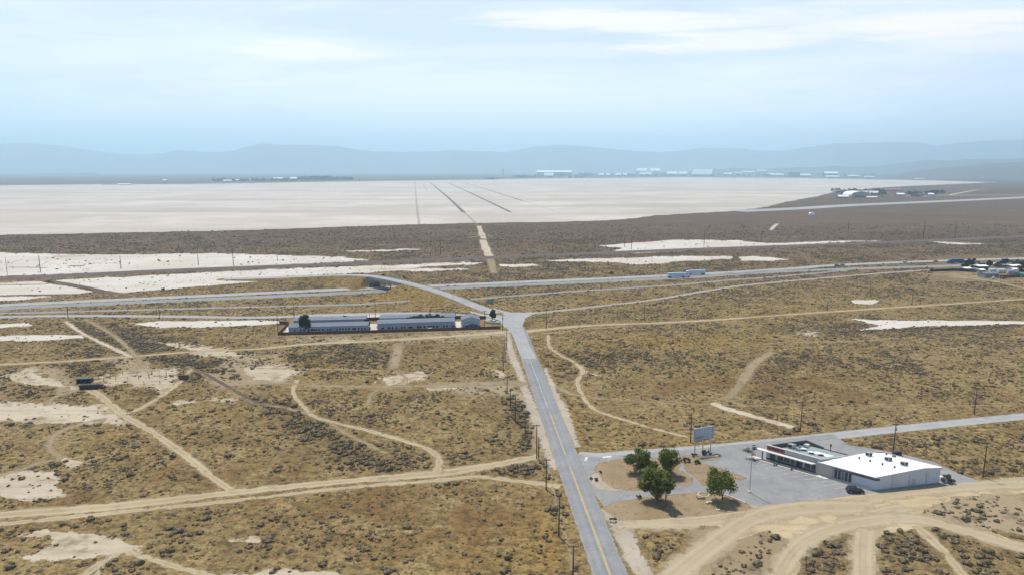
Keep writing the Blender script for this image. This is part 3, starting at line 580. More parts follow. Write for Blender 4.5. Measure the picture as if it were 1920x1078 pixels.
def sweep(name, o0, o1, z0, z1, m, S=seg, NN=Nn):
    b = MB(); n = len(S)
    vs = []
    for i in range(n):
        for (o, zz) in ((o0, z0), (o1, z0), (o1, z1), (o0, z1)):
            vs.append((S[i, 0]+NN[i, 0]*o-loc.x, S[i, 1]+NN[i, 1]*o-loc.y, S[i, 2]+zz))
    fs = [(0, 1, 2, 3), tuple(4*(n-1)+k for k in (3, 2, 1, 0))]
    for i in range(n-1):
        for k in range(4): fs.append((4*i+k, 4*i+(k+1) % 4, 4*i+4+(k+1) % 4, 4*i+4+k))
    b.add(vs, fs); return b.build(name, m, br)
sweep('deck', -5.0, 5.0, -.9, -.02, M['bridge_conc'])
for o in (-4.0, -1.4, 1.4, 4.0): sweep('girder', o-.3, o+.3, -1.9, -.9, M['bridge_conc'])
for o in (-5.0, 4.75): sweep('parapet', o, o+.25, -.02, .55, M['bridge_conc'])
for k in (0, len(seg)-1):
    P_, T_, N_ = seg[k], Tn[k], Nn[k]; b = MB()
    c = lambda o, t, z: (P_[0]+N_[0]*o+T_[0]*t-loc.x, P_[1]+N_[1]*o+T_[1]*t-loc.y, z)
    b.hull8([c(-5, -.8, 0), c(5, -.8, 0), c(5, .8, 0), c(-5, .8, 0), c(-5, -.8, P_[2]-.95), c(5, -.8, P_[2]-.95), c(5, .8, P_[2]-.95), c(-5, .8, P_[2]-.95)]); b.build('abutment', M['bridge_conc'], br)
km = len(seg)//2; P_ = seg[km]
for o in (-3.0, 3.0):
    x, y = P_[0]+Nn[km][0]*o-loc.x, P_[1]+Nn[km][1]*o-loc.y
    MB().tube((x, y, 0), (x, y, P_[2]-1.9), .45, n=12).build('column', M['bridge_conc'], br, smooth=True)
# side rails along the overpass approaches
def guard(S0, S1, side, label):
    S = OV[S0:S1]; T = np.gradient(S[:, :2], axis=0); T /= np.hypot(*T.T)[:, None]; N2 = np.stack([T[:, 1], -T[:, 0]], 1)
    g_ = empty('guard_rail', (S[0, 0], S[0, 1], S[0, 2]), 0, label, 'guard rail', 'guard rails on the overpass')
    b = MB(); pb = []
    for i in range(len(S)-1):
        p0 = (S[i, 0]+N2[i, 0]*side-S[0, 0], S[i, 1]+N2[i, 1]*side-S[0, 1], S[i, 2]-S[0, 2]+.6); p1 = (S[i+1, 0]+N2[i+1, 0]*side-S[0, 0], S[i+1, 1]+N2[i+1, 1]*side-S[0, 1], S[i+1, 2]-S[0, 2]+.6)
        b.tube(p0, p1, .14, n=4)
        if i % 2 == 0: MB().tube((p0[0], p0[1], p0[2]-.75), p0, .08, n=4).build('post', M['pole_wood'], g_)
    b.build('rail', M['galv'], g_)
guard(10, i0, OVW-.2, 'galvanised guard rail on the right shoulder of the overpass approach'); guard(10, i0, -OVW+.2, 'galvanised guard rail on the left shoulder of the overpass approach')

# ---------------------------------------------------------------- hills and mountains
PROF = [(-400, 275), (-200, 265), (0, 271), (60, 270), (130, 275), (200, 285), (245, 291), (300, 289), (345, 282), (390, 286), (440, 286), (480, 275), (505, 270), (560, 273), (640, 275), (680, 283), (760, 286), (850, 283), (950, 286), (1000, 276), (1045, 271), (1100, 276), (1160, 282), (1230, 286), (1310, 279), (1400, 281), (1460, 284), (1530, 273), (1600, 268), (1660, 266), (1710, 270), (1740, 275), (1790, 267), (1850, 265), (1920, 263), (2100, 271), (2320, 265)]
M['mountain'] = mat('mountain_rock', (.15, .13, .13), .95, 0, .3, .0006)
M['hill'] = mat('hill_scrub', (.10, .078, .066), .95, 0, .35, .004)
def range_mesh(name, prof, Y0, Yc, Y1, m, rough=.12, nr=40, ns=2000):
    us = np.linspace(prof[0][0], prof[-1][0], 420); vs = np.interp(us, *zip(*prof)); vs = vs + (fbm(us, us*0, 46, 5)-.5)*6
    ysr = np.linspace(Y0, Y1, nr); tt = np.where(ysr < Yc, (ysr-Y0)/(Yc-Y0), 1-.6*(ysr-Yc)/(Y1-Yc)); tt = np.sin(np.clip(tt, 0, 1)*math.pi/2)**1.6
    hc = np.array([height(Yc, v) for v in vs]); Xg = ((us-UC)/FPX)[None, :]*ysr[:, None]*1.0; Yg = np.repeat(ysr[:, None], len(us), 1)
    nz = fbm(Xg, Yg, ns, 5)-.5
    H = hc[None, :]*tt[:, None]*(1 + rough*6*nz*np.sin(tt*math.pi)[:, None]); H[0] = -5
    H = np.where(np.abs(ysr-Yc)[:, None] < 1e-6, hc[None, :], H)
    me = np_mesh(name, np.stack([Xg, Yg, H], -1).reshape(-1, 3), grid_faces(nr, len(us)), smooth=True)
    return tag(link_mesh(name, me, m), kind='structure')
range_mesh('mountain_range', PROF, 14000, 19000, 24000, M['mountain'])
range_mesh('foothills', [(-400, 328), (-100, 322), (60, 327), (180, 325), (240, 331), (400, 331), (520, 330)], 9500, 11500, 13000, M['hill'], .3, 16, 900)
range_mesh('desert_hill', [(1180, 326), (1260, 322), (1340, 318), (1480, 315), (1560, 313), (1640, 310), (1680, 306), (1730, 301), (1760, 302), (1800, 298.5), (1850, 299), (1900, 297), (1990, 296), (2200, 292), (2400, 300)], 9600, 11500, 13000, M['hill'], .22, 40, 900)
range_mesh('desert_hill', [(1600, 333), (1680, 325), (1740, 317), (1800, 310), (1860, 306), (1920, 302), (2000, 299), (2200, 294), (2400, 298)], 6100, 8000, 9000, M['hill'], .2, 30, 600)
# ================================================================ THE SHOPS BESIDE THE PARKING LOT
A0 = at(1642, 918); VA = Vector((-.746, .666, 0)); VB = Vector((.975, .22, 0))
def sk(s, r, z=0.): return A0 + VA*s + VB*r + Vector((0, 0, z))
def local(root):
    R = root.location.copy(); return lambda p: tuple(sk(*p)-R)
class SB(MB):      # box in the building's own (along, deep, up) directions
    pass
# white building
wb = empty('metal_building', sk(7.7, 10.7), 0, 'white metal building with flat bright white roof and corrugated walls beside the parking lot', 'building'); xf = local(wb)
def zt(s, r):   # roof height
    return np.interp(r, [0, 15.5, 21.5], [3.95, 5.0, 4.55])
b = MB()
b.add([(0,0,0),(15.5,0,0),(15.5,21.5,0),(0,21.5,0),(0,0,3.95),(15.5,0,3.95),(15.5,21.5,4.55),(0,21.5,4.55),(0,15.5,5.0),(15.5,15.5,5.0)],
      [(0,1,5,4),(0,4,8,7,3),(1,2,6,9,5),(2,3,7,6)])
wall = b.build('wall', M['white_metal'], wb, xf=xf)
b = MB()
for r in np.arange(.5, 21.5, .55): b.add([(-.05,r-.07,.1),(0,r-.07,.1),(0,r+.07,.1),(-.05,r+.07,.1),(-.05,r-.07,zt(0,r)-.12),(0,r-.07,zt(0,r)-.12),(0,r+.07,zt(0,r)-.12),(-.05,r+.07,zt(0,r)-.12)], [(0,3,2,1),(4,5,6,7),(0,1,5,4),(1,2,6,5),(2,3,7,6),(3,0,4,7)])
b.build('wall_ribs', M['white_metal'], wb, xf=xf)
b = MB(); e = .25; t_ = .14
top = [(-e,-.9,3.86),(15.5,-.9,3.86),(15.5,15.5,5.03),(-e,15.5,5.03),(15.5,21.8,4.60),(-e,21.8,4.60)]
b.add([(x,y,z) for x,y,z in top]+[(x,y,z+t_) for x,y,z in top], [(6,7,8,9),(9,8,10,11),(1,0,3,2),(2,3,5,4),(0,1,7,6),(1,2,8,7),(2,4,10,8),(4,5,11,10),(5,3,9,11),(3,0,6,9)])
roof = b.build('roof', M['roof_white'], wb, xf=xf)
b = MB(); b.hull8([(15.5,-.3,3.7),(15.9,-.3,3.7),(15.9,21.9,4.5),(15.5,21.9,4.5),(15.5,-.3,4.6),(15.9,-.3,4.6),(15.9,21.9,5.25),(15.5,21.9,5.25)]); b.hull8([(-.2,21.8,4.3),(15.9,21.8,4.3),(15.9,22.1,4.3),(-.2,22.1,4.3),(-.2,21.8,4.75),(15.9,21.8,5.0),(15.9,22.1,5.0),(-.2,22.1,4.75)])
b.build('parapet', M['stucco'], wb, xf=xf)
MB().box(-.12, 6.4, -.14, 0, 2.75, 3.35).box(-.14, 0, 0, .9, 2.75, 3.35).build('dark_awning_band', M['dark_band'], wb, xf=xf)
MB().box(6.4, 11.4, -.16, 0, 3.0, 3.25).build('window_header', M['dark_band'], wb, xf=xf)
for i, (s0, s1, mm) in enumerate([(6.5, 7.4, 'glass'), (7.5, 8.4, 'glass'), (8.5, 9.3, 'glass_teal'), (9.4, 10.3, 'glass'), (10.4, 11.3, 'glass')]):
    f = MB().box(s0, s0+.08, -.08, 0, .15, 2.95).box(s1-.08, s1, -.08, 0, .15, 2.95).box(s0+.08, s1-.08, -.08, 0, 2.87, 2.95).box(s0+.08, s1-.08, -.08, 0, .15, .25).build('door' if i == 2 else 'window', M['frame'], wb, xf=xf)
    pn = MB().box(s0+.08, s1-.08, -.05, -.01, .25, 2.87).build('pane', M[mm], f, xf=xf)
def roof_pt(u, v, z=4.5):
    p = at(u, v, z)-A0; det = VA.x*VB.y-VA.y*VB.x; s = (p.x*VB.y-p.y*VB.x)/det; r = (VA.x*p.y-VA.y*p.x)/det; return s, r
for zx, zy, sz in [(710, 128, 1.15), (1000, 200, 1.25), (1240, 268, 1.25)]:
    s, r = roof_pt(1540+zx/8, 840+zy/8, 4.7); z = float(zt(0, r))+.12
    u_ = MB().box(s-sz/2, s+sz/2, r-sz/2, r+sz/2, z+.12, z+1.15).build('rooftop_unit', M['ac'], wb, xf=xf, bevel=.04)
    MB().box(s-sz/2-.03, s-sz/2, r-sz*.4, r+sz*.4, z+.3, z+1.0).box(s-sz*.4, s+sz*.4, r-sz/2-.03, r-sz/2, z+.3, z+1.0).build('grille', M['ac_dark'], u_, xf=xf)
for zx, zy in [(568, 162), (730, 206), (915, 254), (1097, 300), (1075, 142), (1105, 146), (975, 112)]:
    s, r = roof_pt(1540+zx/8, 840+zy/8, 4.6); z = float(zt(0, r))+.12
    MB().tube((s, r, z), (s, r, z+.45), .18, n=8).tube((s, r, z+.45), (s, r, z+.58), .32, .2, n=8).build('roof_vent', M['ac_dark'], wb, xf=xf)

b = MB()
for s in np.arange(1.5, 15.5, 2.1): b.hull8([(s,-.85,3.86+t_+.005),(s+.05,-.85,3.86+t_+.005),(s+.05,15.4,5.03+t_+.005),(s,15.4,5.03+t_+.005),(s,-.85,3.86+t_+.035),(s+.05,-.85,3.86+t_+.035),(s+.05,15.4,5.03+t_+.035),(s,15.4,5.03+t_+.035)])
b.build('roof_seams', M['roof_seam'], roof, xf=lambda p: tuple(Vector(sk(*p))-wb.location))
for r in (5.2, 10.9, 16.8): MB().box(-.18, -.06, r-.05, r+.05, .1, 3.6).build('downpipe', M['galv'], wb, xf=xf)
MB().box(-.09, -.052, 12.2, 13.2, .02, 2.15).build('door', M['ac'], wb, xf=xf)

# grey strip of shops
S0, S1, D = 15.9, 31.6, 14.0
st = empty('strip_mall', sk(23, 7), 0, 'long grey single-storey shop building with flat canopy, sign fascia and cluttered teal-grey roof', 'building'); xf = local(st)
MB().box(S0, S1, 0, D, 0, 3.55).build('wall', M['stucco'], st, xf=xf)
MB().box(S0+.3, S1-.3, .3, D-.3, 3.55, 3.62).build('roof', M['roof_teal'], st, xf=xf)
MB().box(S0+.3, S1, -.05, .3, 3.3, 4.75).build('fascia', M['stucco_grey'], st, xf=xf)
MB().box(S0+.3, S1+.05, -.12, .38, 4.75, 4.87).build('fascia_cap', M['canopy'], st, xf=xf)
MB().hull8([(S1-.25,.3,3.5),(S1,.3,3.5),(S1,D,3.5),(S1-.25,D,3.5),(S1-.25,.3,4.7),(S1,.3,4.7),(S1,D,5.1),(S1-.25,D,5.1)]).hull8([(S1-5.5,D-.25,3.5),(S1-.25,D-.25,3.5),(S1-.25,D,3.5),(S1-5.5,D,3.5),(S1-5.5,D-.25,4.2),(S1-.25,D-.25,5.1),(S1-.25,D,5.1),(S1-5.5,D,4.2)]).build('screen_wall', M['dark_band'], st, xf=xf)
MB().box(S0, S1-5.5, D-.2, D, 3.55, 3.85).build('rear_parapet', M['dark_band'], st, xf=xf)
MB().box(11.5, S0+.25, -.5, -.02, 0, 3.75).build('end_wall', M['stucco'], st, xf=xf)
MB().box(S0-.6, S0+.3, -.45, 3.5, 3.8, 4.8).build('end_fascia', M['stucco_grey'], st, xf=xf)
MB().box(S0+.3, S1+2.3, -1.9, -.06, 2.95, 3.2).build('canopy', M['canopy'], st, xf=xf)
for s in (S0+5.2, S0+10.4, S1-.2):
    MB().box(s-.1, s+.1, -1.75, -1.55, 0.13, 2.95).build('canopy_post', M['dark_band'], st, xf=xf)
sg = MB().box(S1-5.6, S1-.2, -.13, -.06, 3.45, 4.6).build('sign_panel', M['sign_red'], st, xf=xf)
b = MB(); q = S1-.7
for w_ in [.5, .3, .45, .5, .3, .55, .4, .5]: b.box(q-w_, q, -.17, -.135, 3.75, 4.3); q -= w_+.13
b.build('sign_lettering', M['sign_maroon'], sg, xf=xf)
rr = random.Random(3); s = S0+.7; k = 0
while s < S1-1:
    w_ = rr.choice([1.3, 1.6, 1.9]); s1 = min(s+w_, S1-.5)
    mm = rr.choice(['glass', 'glass', 'glass', 'glass_teal'] if k > 6 else ['glass', 'window_dark'])
    lo = .2 if k % 4 == 2 else .75
    f = MB().box(s, s+.07, -.09, -.01, lo, 2.7).box(s1-.07, s1, -.09, -.01, lo, 2.7).box(s+.07, s1-.07, -.09, -.01, 2.62, 2.7).box(s+.07, s1-.07, -.09, -.01, lo, lo+.1).build('door' if k % 4 == 2 else 'window', M['frame'], st, xf=xf)
    MB().box(s+.07, s1-.07, -.06, -.02, lo+.1, 2.62).build('pane', M[mm], f, xf=xf)
    s = s1+rr.choice([.1, .1, .5]); k += 1
MB().box(S0+.3, S1-.1, -.05, -.012, .0, .7).build('wall_base', M['dark_band'], st, xf=xf)
for zx, zy, kind in [(690, 245, 'box'), (800, 290, 'duct'), (925, 290, 'drum'), (990, 205, 'drum'), (1080, 355, 'drum'), (1270, 390, 'drum'), (960, 230, 'duct'), (870, 260, 'duct')]:
    s, r = roof_pt(1420+zx/10.67, 815+zy/10.67, 3.9); z = 3.62
    s = min(max(s, S0+1.2), S1-1.5); r = min(max(r, 1.2), D-1.5)
    if kind == 'box':
        u_ = MB().box(s-.8, s+.8, r-.7, r+.7, z+.1, z+1.4).build('rooftop_unit', M['ac'], st, xf=xf, bevel=.04); MB().box(s-.6, s+.6, r-.74, r-.7, z+.3, z+1.2).build('grille', M['ac_dark'], u_, xf=xf)
    elif kind == 'drum':
        u_ = MB().tube((s, r, z), (s, r, z+.5), .62, n=14).build('exhaust_fan', M['ac_dark'], st, xf=xf); MB().tube((s, r, z+.5), (s, r, z+.72), .8, .5, n=14).build('fan_cowl', M['roof_pale'], u_, xf=xf)
    else: MB().box(s-.9, s+.5, r-.25, r+.25, z+.15, z+.65).box(s+.1, s+.5, r-.25, r+.25, z+.65, z+1.0).build('roof_duct', M['galv'], st, xf=xf)
MB().box(S0+3.6, S0+8.8, 7.2, 9.8, 3.624, 3.66).build('roof_patch', M['roof_pale'], st, xf=xf)
s, r = roof_pt(1557, 845, 3.8); s = min(s, S1-1); r = min(r, D-.6)
MB().tube((s, r, 3.6), (s, r, 6.0), .1, n=6).box(s-.15, s+.15, r-.15, r+.15, 5.2, 6.1).build('roof_mast', M['dark_band'], st, xf=xf)
MB().box(11, S1+3.2, -3.0, -.5, .0, .14).build('kerb_walk', None)
o = bpy.data.objects['kerb_walk']; o.name = 'sidewalk'; bpy.data.objects.remove(o)
o = MB().box(11.2, S1+3.4, -3.1, -.52, 0.0, .15).build('sidewalk', M['concrete'], xf=lambda p: tuple(sk(*p))); tag(o, kind='structure')
o = MB().box(.5, 11.1, -1.6, -.02, 0.0, .08).build('sidewalk', M['concrete'], xf=lambda p: tuple(sk(*p))); tag(o, kind='structure')

# ---------------------------------------------------------------- vehicles
def make_car(name, loc, rz, body, label, cat='car', L=4.5, Wd=1.85, H=1.62, suv=True, group=None, parts=True):
    r = empty(name, loc, rz, label, cat, group); hl, hw = L/2, Wd/2; b = MB()
    prof = [(-hl, .35), (-hl, .95), (-hl*.94, 1.05), (hl*.38, 1.05), (hl*.95, .85), (hl, .6), (hl, .35)]
    b.prism(prof, -hw, hw).build('body', body, r, bevel=.06)
    cab = [(-hl*.93, 1.0), (-hl*.80, H), (hl*.12, H), (hl*.42, 1.0)] if suv else [(-hl*.75, 1.0), (-hl*.42, H), (hl*.1, H), (hl*.42, 1.0)]
    c = MB(); i_ = .14
    vs = [(x, -hw+(i_ if z > 1.1 else .03), z) for x, z in cab] + [(x, hw-(i_ if z > 1.1 else .03), z) for x, z in cab]
    c.add(vs, [(0,1,2,3), (7,6,5,4), (0,4,5,1), (1,5,6,2), (2,6,7,3), (3,7,4,0)]).build('windows', M['window_dark'], r)
    MB().box(cab[1][0]-.02, cab[2][0]+.02, -hw+i_-.01, hw-i_+.01, H-.02, H+.05).build('roof', body, r)
    if parts:
        for sx in (-.62, .62):
            for sy in (-1, 1):
                wl = MB().tube((hl*sx*1.02, sy*(hw-.2), .34), (hl*sx*1.02, sy*(hw+.02), .34), .34, n=14).build('wheel', M['rubber'], r); MB().tube((hl*sx*1.02, sy*(hw+.02), .34), (hl*sx*1.02, sy*(hw+.04), .34), .2, n=10).build('rim', M['chrome'], wl)
        for sy in (-1, 1):
            MB().box(hl-.02, hl+.03, sy*hw*.7-.16, sy*hw*.7+.16, .62, .78).build('headlight', M['lamp'], r); MB().box(-hl-.03, -hl+.02, sy*hw*.75-.12, sy*hw*.75+.12, .75, .98).build('tail_light', M['tail'], r)
    return r
p = at(1603, 922.5); make_car('parked_car', p, rad(-4), M['black_paint'], 'black SUV parked at the corner of the white metal building', L=4.7, H=1.7)

# ---------------------------------------------------------------- pole sign
s0, s2 = at(1302.5, 850.5), at(1332, 845.3); ax = (s2-s0); L_ = ax.length; ang = math.atan2(ax.y, ax.x)
ps = empty('pole_sign', s0, ang, 'tall grey-blue shop sign board on three steel legs beside the side road', 'sign')
zb, ztp = height(s0.y, 825), height(s0.y, 803)
for x in (0, L_/2, L_): MB().tube((x, 0, 0), (x, 0, ztp-.2), .16, n=8).build('leg', M['galv'], ps)
bd = MB().box(-.95, L_+.75, -.28, -.17, zb, ztp).build('board', M['sign_board'], ps)
MB().box(-1.0, L_+.8, -.34, -.12, ztp, ztp+.14).box(-1.0, -.86, -.34, -.12, zb, ztp).box(L_+.66, L_+.8, -.34, -.12, zb, ztp).build('frame', M['sign_pale'], ps)
rr = random.Random(9); hh = (ztp-zb)
for (x0, x1, z0, z1, mm) in [(-.1, L_*.48, .72, .93, 'sign_pale'), (L_*.54, L_*.95, .66, .92, 'sign_pale'), (-.1, L_*.48, .42, .66, 'sign_pale'), (L_*.54, L_*.95, .34, .6, 'sign_pale'), (-.1, L_*.48, .1, .34, 'sign_board'), (L_*.54, L_*.95, .06, .28, 'sign_pale')]:
    pn = MB().box(x0, x1, -.31, -.282, zb+z0*hh, zb+z1*hh).build('tenant_panel', M[mm], ps)
    x = x0+.15; zc = zb+(z0+z1)/2*hh
    while x < x1-.35:
        w_ = rr.uniform(.12, .42); MB().box(x, min(x+w_, x1-.1), -.335, -.312, zc-.14, zc+.14).build('worn_lettering', M['sign_text'], pn); x += w_+rr.uniform(.06, .2)
p = at(1328, 857); o = MB().box(-3.4, 3.4, -.35, .35, 0, .45).build('concrete_wheel_barrier', M['concrete'], bevel=.05); o.location = p; o.rotation_euler = (0, 0, rad(12)); o.name = 'concrete_barrier'
tag(o, 'long low pale concrete barrier in front of the shop sign', 'barrier')

# ---------------------------------------------------------------- poles
def v_to_h(u, v0, v1): return height(at(u, v0).y, v1)
def utility_pole(u, v0, v1, label, arms=1, rz=0.0, lean=0.0, group='utility poles', r=.17, transformer=False):
    p = at(u, v0); h = v_to_h(u, v0, v1); e = empty('utility_pole', p, rz, label, 'utility pole', group)
    R_ = max(r, .0); MB().tube((0, 0, -.2), (lean*h, 0, h), R_*1.15, R_*.75, n=8).build('post', M['pole_wood'], e, smooth=True)
    for k in range(arms):
        za = h-.35-1.1*k; a_ = MB().box(-1.25+lean*za, 1.25+lean*za, -.16, -.02, za-.08, za+.08).build('crossarm', M['pole_wood'], e)
        for x in (-1.1, -.5, .5, 1.1): MB().tube((x+lean*za, -.09, za+.08), (x+lean*za, -.09, za+.3), .06, .09, n=6).build('insulator', M['ac_dark'], a_)
    if transformer: MB().tube((.35, -.1, h-2.4), (.35, -.1, h-1.4), .26, n=10).build('transformer', M['galv'], e, smooth=True)
    return e
POLES = [ # u, base v, top v, arms, text
 (1074, 1096, 1021, 1, 'wooden utility pole left of the main road, nearest at the lower picture edge'), (1047.5, 1005, 928, 0, 'bare wooden pole left of the main road, second from the lower picture edge'),
 (1024, 917, 860, 1, 'wide-crossarm pole just below where the long dirt road meets the main road'), (1006.5, 859, 795, 1, 'taller of two close poles where the dirt road meets the main road'),
 (1010, 859, 819, 0, 'shorter bare pole standing right beside a taller one at the dirt road junction'), (984.5, 823, 786, 0, 'slim bare pole just above the dirt road junction, left of the main road'),
 (966, 791, 738, 1, 'wooden pole beside the pale shoulder, a little above the slim bare pole'), (957, 766, 728, 0, 'leaning bare pole beside dense scrub left of the straight road'),
 (951, 737, 705, 1, 'wooden pole standing in the pale sandy cross track left of the road'), (943.5, 697, 655, 0, 'bare pole farthest left in the roadside line, in the middle distance'),
 (947, 677, 636, 1, 'wooden pole beside the road between the dirt crossing and the brown fence'), (950, 655, 612, 0, 'bare pole nearest the end of the brown fence'),
 (942.5, 620, 590, 1, 'wooden pole with crossarm at the road corner next to the fenced buildings'), (909, 615, 582, 1, 'wooden pole at the right end of the fenced yard by the gabled house'),
 (854, 597, 583, 0, 'short pole behind the gap between long building and gabled house'), (521.5, 629, 586, 0, 'bare dark pole at the left front corner of the brown fence'), (551.5, 594, 568, 1, 'wooden pole behind the tall dark tree at the left long building'),
 (704, 596, 564, 0, 'thin pole standing behind the gap between the two long buildings'), (693, 598, 587, 0, 'short pole by the dark tree between the long buildings'), (1024, 616, 580, 1, 'wooden pole right of the intersection beside the upper dirt road'),
 (1208, 601, 570, 1, 'wooden pole above the dirt road in the middle right scrub'), (1709.5, 571, 543, 1, 'wooden pole above the dirt road far to the right with small bushes'), (1385, 590, 562, 0, 'faint thin pole in scrub above the right dirt road'), (1551, 583, 560, 0, 'faint pole above the right dirt road, second from the far right one'),
 (1294.7, 828, 774, 0, 'bare wooden pole directly left of the shop sign'), (1500.5, 808, 758, 1, 'wooden pole with crossarm north of the shops across the side road'), (1674, 850, 793, 1, 'wooden pole behind the white metal building'),
 (1826.5, 776, 727, 1, 'wooden pole beside the side road at the far right'), (1843, 894, 828, 1, 'wooden pole in scrub right of the white metal building'),
 (128, 597, 574, 1, 'wooden pole beside the left frontage road, leftmost'), (299.5, 597, 571, 1, 'wooden pole beside the left frontage road, second from left'), (294, 590, 577, 0, 'short pole next to the second frontage road pole'),
 (14, 516, 480, 0, 'thin pole on the white salt flat at the left picture edge'), (76, 510, 479, 0, 'thin pole on the white salt flat, second from the left edge'), (227, 504, 480, 0, 'thin pole on the white salt flat, third from the left'),
 (372, 497, 477, 0, 'thin pole on the white salt flat, left of a thicker one'), (437.5, 497, 468, 0, 'thicker dark pole on the salt flat beside the railway bank'), (520, 489, 479, 0, 'short thin pole on the right end of the left salt flat'),
 (826, 478, 446, 0, 'dark pole in purple scrub near the pale trail'), (1184, 468, 440, 0, 'taller pole on the right salt flat, right one of a pair'), (1171, 464, 444, 0, 'shorter pole on the right salt flat, left one of a pair'),
 (1036, 478, 455, 0, 'faint thin pole in purple scrub right of the pale trail'), (1320, 460, 432, 0, 'faint thin pole beyond the right salt flat'), (1590, 436, 411, 0, 'faint thin pole in dark scrub below the runway'), (1731, 447, 414, 0, 'faint thin pole near the runway at right, in dark scrub'), (1790, 448, 415, 0, 'faint thin pole in the dark scrub at the far right')]
for i, (u, v0, v1, arms, text) in enumerate(POLES):
    D_ = at(u, v0).y; utility_pole(u, v0, v1, text, arms, rz=rad([4, -6, 12, 0][i % 4]), lean=(.012 if i % 5 == 1 else -.008 if i % 7 == 3 else 0), r=.17 if D_ < 600 else .3, transformer=(i in (2, 12, 26)), group='utility poles' if v0 > 520 else 'power poles on the far flats')
def lamp_post(u, v0, v1, label, z0=0., heads=2):
    p = at(u, v0, z0); h = height(p.y, v1)-z0; e = empty('lamp_post', p, 0, label, 'lamp post')
    MB().box(-.35, .35, -.35, .35, 0, .5).build('base', M['concrete'], e, bevel=.04); MB().tube((0, 0, .4), (0, 0, h), .13, .09, n=8).build('post', M['galv'], e)
    for k in range(heads):
        sx = 1 if k == 0 else -1; MB().box(min(0, sx*.9), max(0, sx*.9), -.12, .12, h-.12, h+.06).build('lamp_head', M['ac_dark'], e)
    return e
lamp_post(1405.5, 922.5, 834, 'tall grey light pole standing in the middle of the parking lot', heads=1)
lamp_post(849.5, 567, 549, 'street lamp beside the overpass approach road', z0=2.6, heads=1)

# green direction sign by the ramp
p = at(919, 574); gs = empty('road_sign', p, rad(8), 'green road sign on two posts beside the ramp at the intersection', 'sign')
for x in (-1.1, 1.1): MB().tube((x, 0, 0), (x, 0, 4.2), .09, n=6).build('post', M['galv'], gs)
bd = MB().box(-1.9, 1.9, -.12, -.06, 1.9, 4.4).build('panel', M['green_sign'], gs)
MB().box(-1.3, .6, -.14, -.122, 3.5, 3.75).box(-1.3, 1.2, -.14, -.122, 2.9, 3.15).box(-1.3, .2, -.14, -.122, 2.3, 2.55).build('lettering', M['galv'], bd)

# ================================================================ LONG MOTEL BUILDINGS WITH FENCED YARD
def gable_block(name, u0, v0, u1, v1, v_eave, v_ridge, depth, label, windows=True, wall='motel_wall', roofm='motel_roof', cat='building', group=None, wtop=None):
    a, c = at(u0, v0), at(u1, v1); d = c-a; L = d.length; ang = math.atan2(d.y, d.x)
    he = height(a.y, v_eave - (v1-v0)*0); e = empty(name, a, ang, label, cat, group)
    Yr = a.y+depth/2; hr = height(Yr, v_ridge)
    b = MB(); b.prism([(0, 0), (depth, 0), (depth, he), (depth/2, hr), (0, he)], 0, L)
    wl = b.build('wall', M[wall], e, xf=lambda p: (p[1], p[0], p[2]))
    o_ = .35; t = .12
    b = MB(); k = (hr-he)/(depth/2)
    for sgn in (0, 1):
        xs = (-o_, depth/2) if sgn == 0 else (depth/2, depth+o_)
        z0, z1 = (he-k*o_, hr) if sgn == 0 else (hr, he-k*o_)
        b.hull8([(-o_, xs[0], z0+.02), (L+o_, xs[0], z0+.02), (L+o_, xs[1], z1+.02), (-o_, xs[1], z1+.02), (-o_, xs[0], z0+t), (L+o_, xs[0], z0+t), (L+o_, xs[1], z1+t), (-o_, xs[1], z1+t)])
    b.build('roof', M[roofm], e)
    return e, L, he, hr
def win(e, x, z, w_, h_, door=False):
    f = MB().box(x-w_/2-.08, x+w_/2+.08, -.06, -.002, z-.08, z+h_+.08).build('door' if door else 'window', M['white_paint'] if not door else M['house_blue'], e)
    if not door: MB().box(x-w_/2, x+w_/2, -.08, -.062, z, z+h_).build('pane', M['window_dark'], f)
# fronts run along the fence
e, L1, he, hr = gable_block('motel_wing', 541.5, 624.5, 690, 620.3, 613.5, 606.2, 10, 'long pale blue motel wing on the left with a row of small dark windows', group='motel wings')
for zx in [458, 558, 610, 740, 775, 812, 855, 917, 998, 1045, 1200, 1245, 1300, 1348, 1415, 1448, 1508, 1608]:
    x = (500+zx/8.73-541.5)/(690-541.5)*L1; win(e, x, 1.0, 1.1, 1.2)
for zx in (690, 1150, 1560): win(e, (500+zx/8.73-541.5)/(690-541.5)*L1, .05, 1.0, 2.1, True)
e, L1, he, hr = gable_block('motel_wing', 708, 620.3, 853, 615.5, 606.5, 600.8, 10, 'long pale blue motel wing in the middle with dark windows and an open doorway', group='motel wings')
for zx in [870, 915, 940, 970, 1010, 1030, 1065, 1080, 1130, 1150, 1180, 1210, 1230, 1250, 1275, 1325, 1348, 1400]:
    x = (500+zx/3.99-708)/(853-708)*L1; win(e, x, 1.0, 1.2 if zx % 3 else 1.6, 1.2)
for zx in (1135, 1220, 1390): win(e, (500+zx/3.99-708)/(853-708)*L1, .05, 1.3, 2.1, True)
gable_block('motel_wing', 551, 608.5, 686, 605.0, 601.0, 596.6, 10, 'grey-roofed rear motel wing partly hidden behind the left front wing', group='motel wings')
gable_block('motel_wing', 712, 604.0, 853, 600.5, 596.6, 592.6, 10, 'grey-roofed rear motel wing partly hidden behind the middle front wing', group='motel wings')
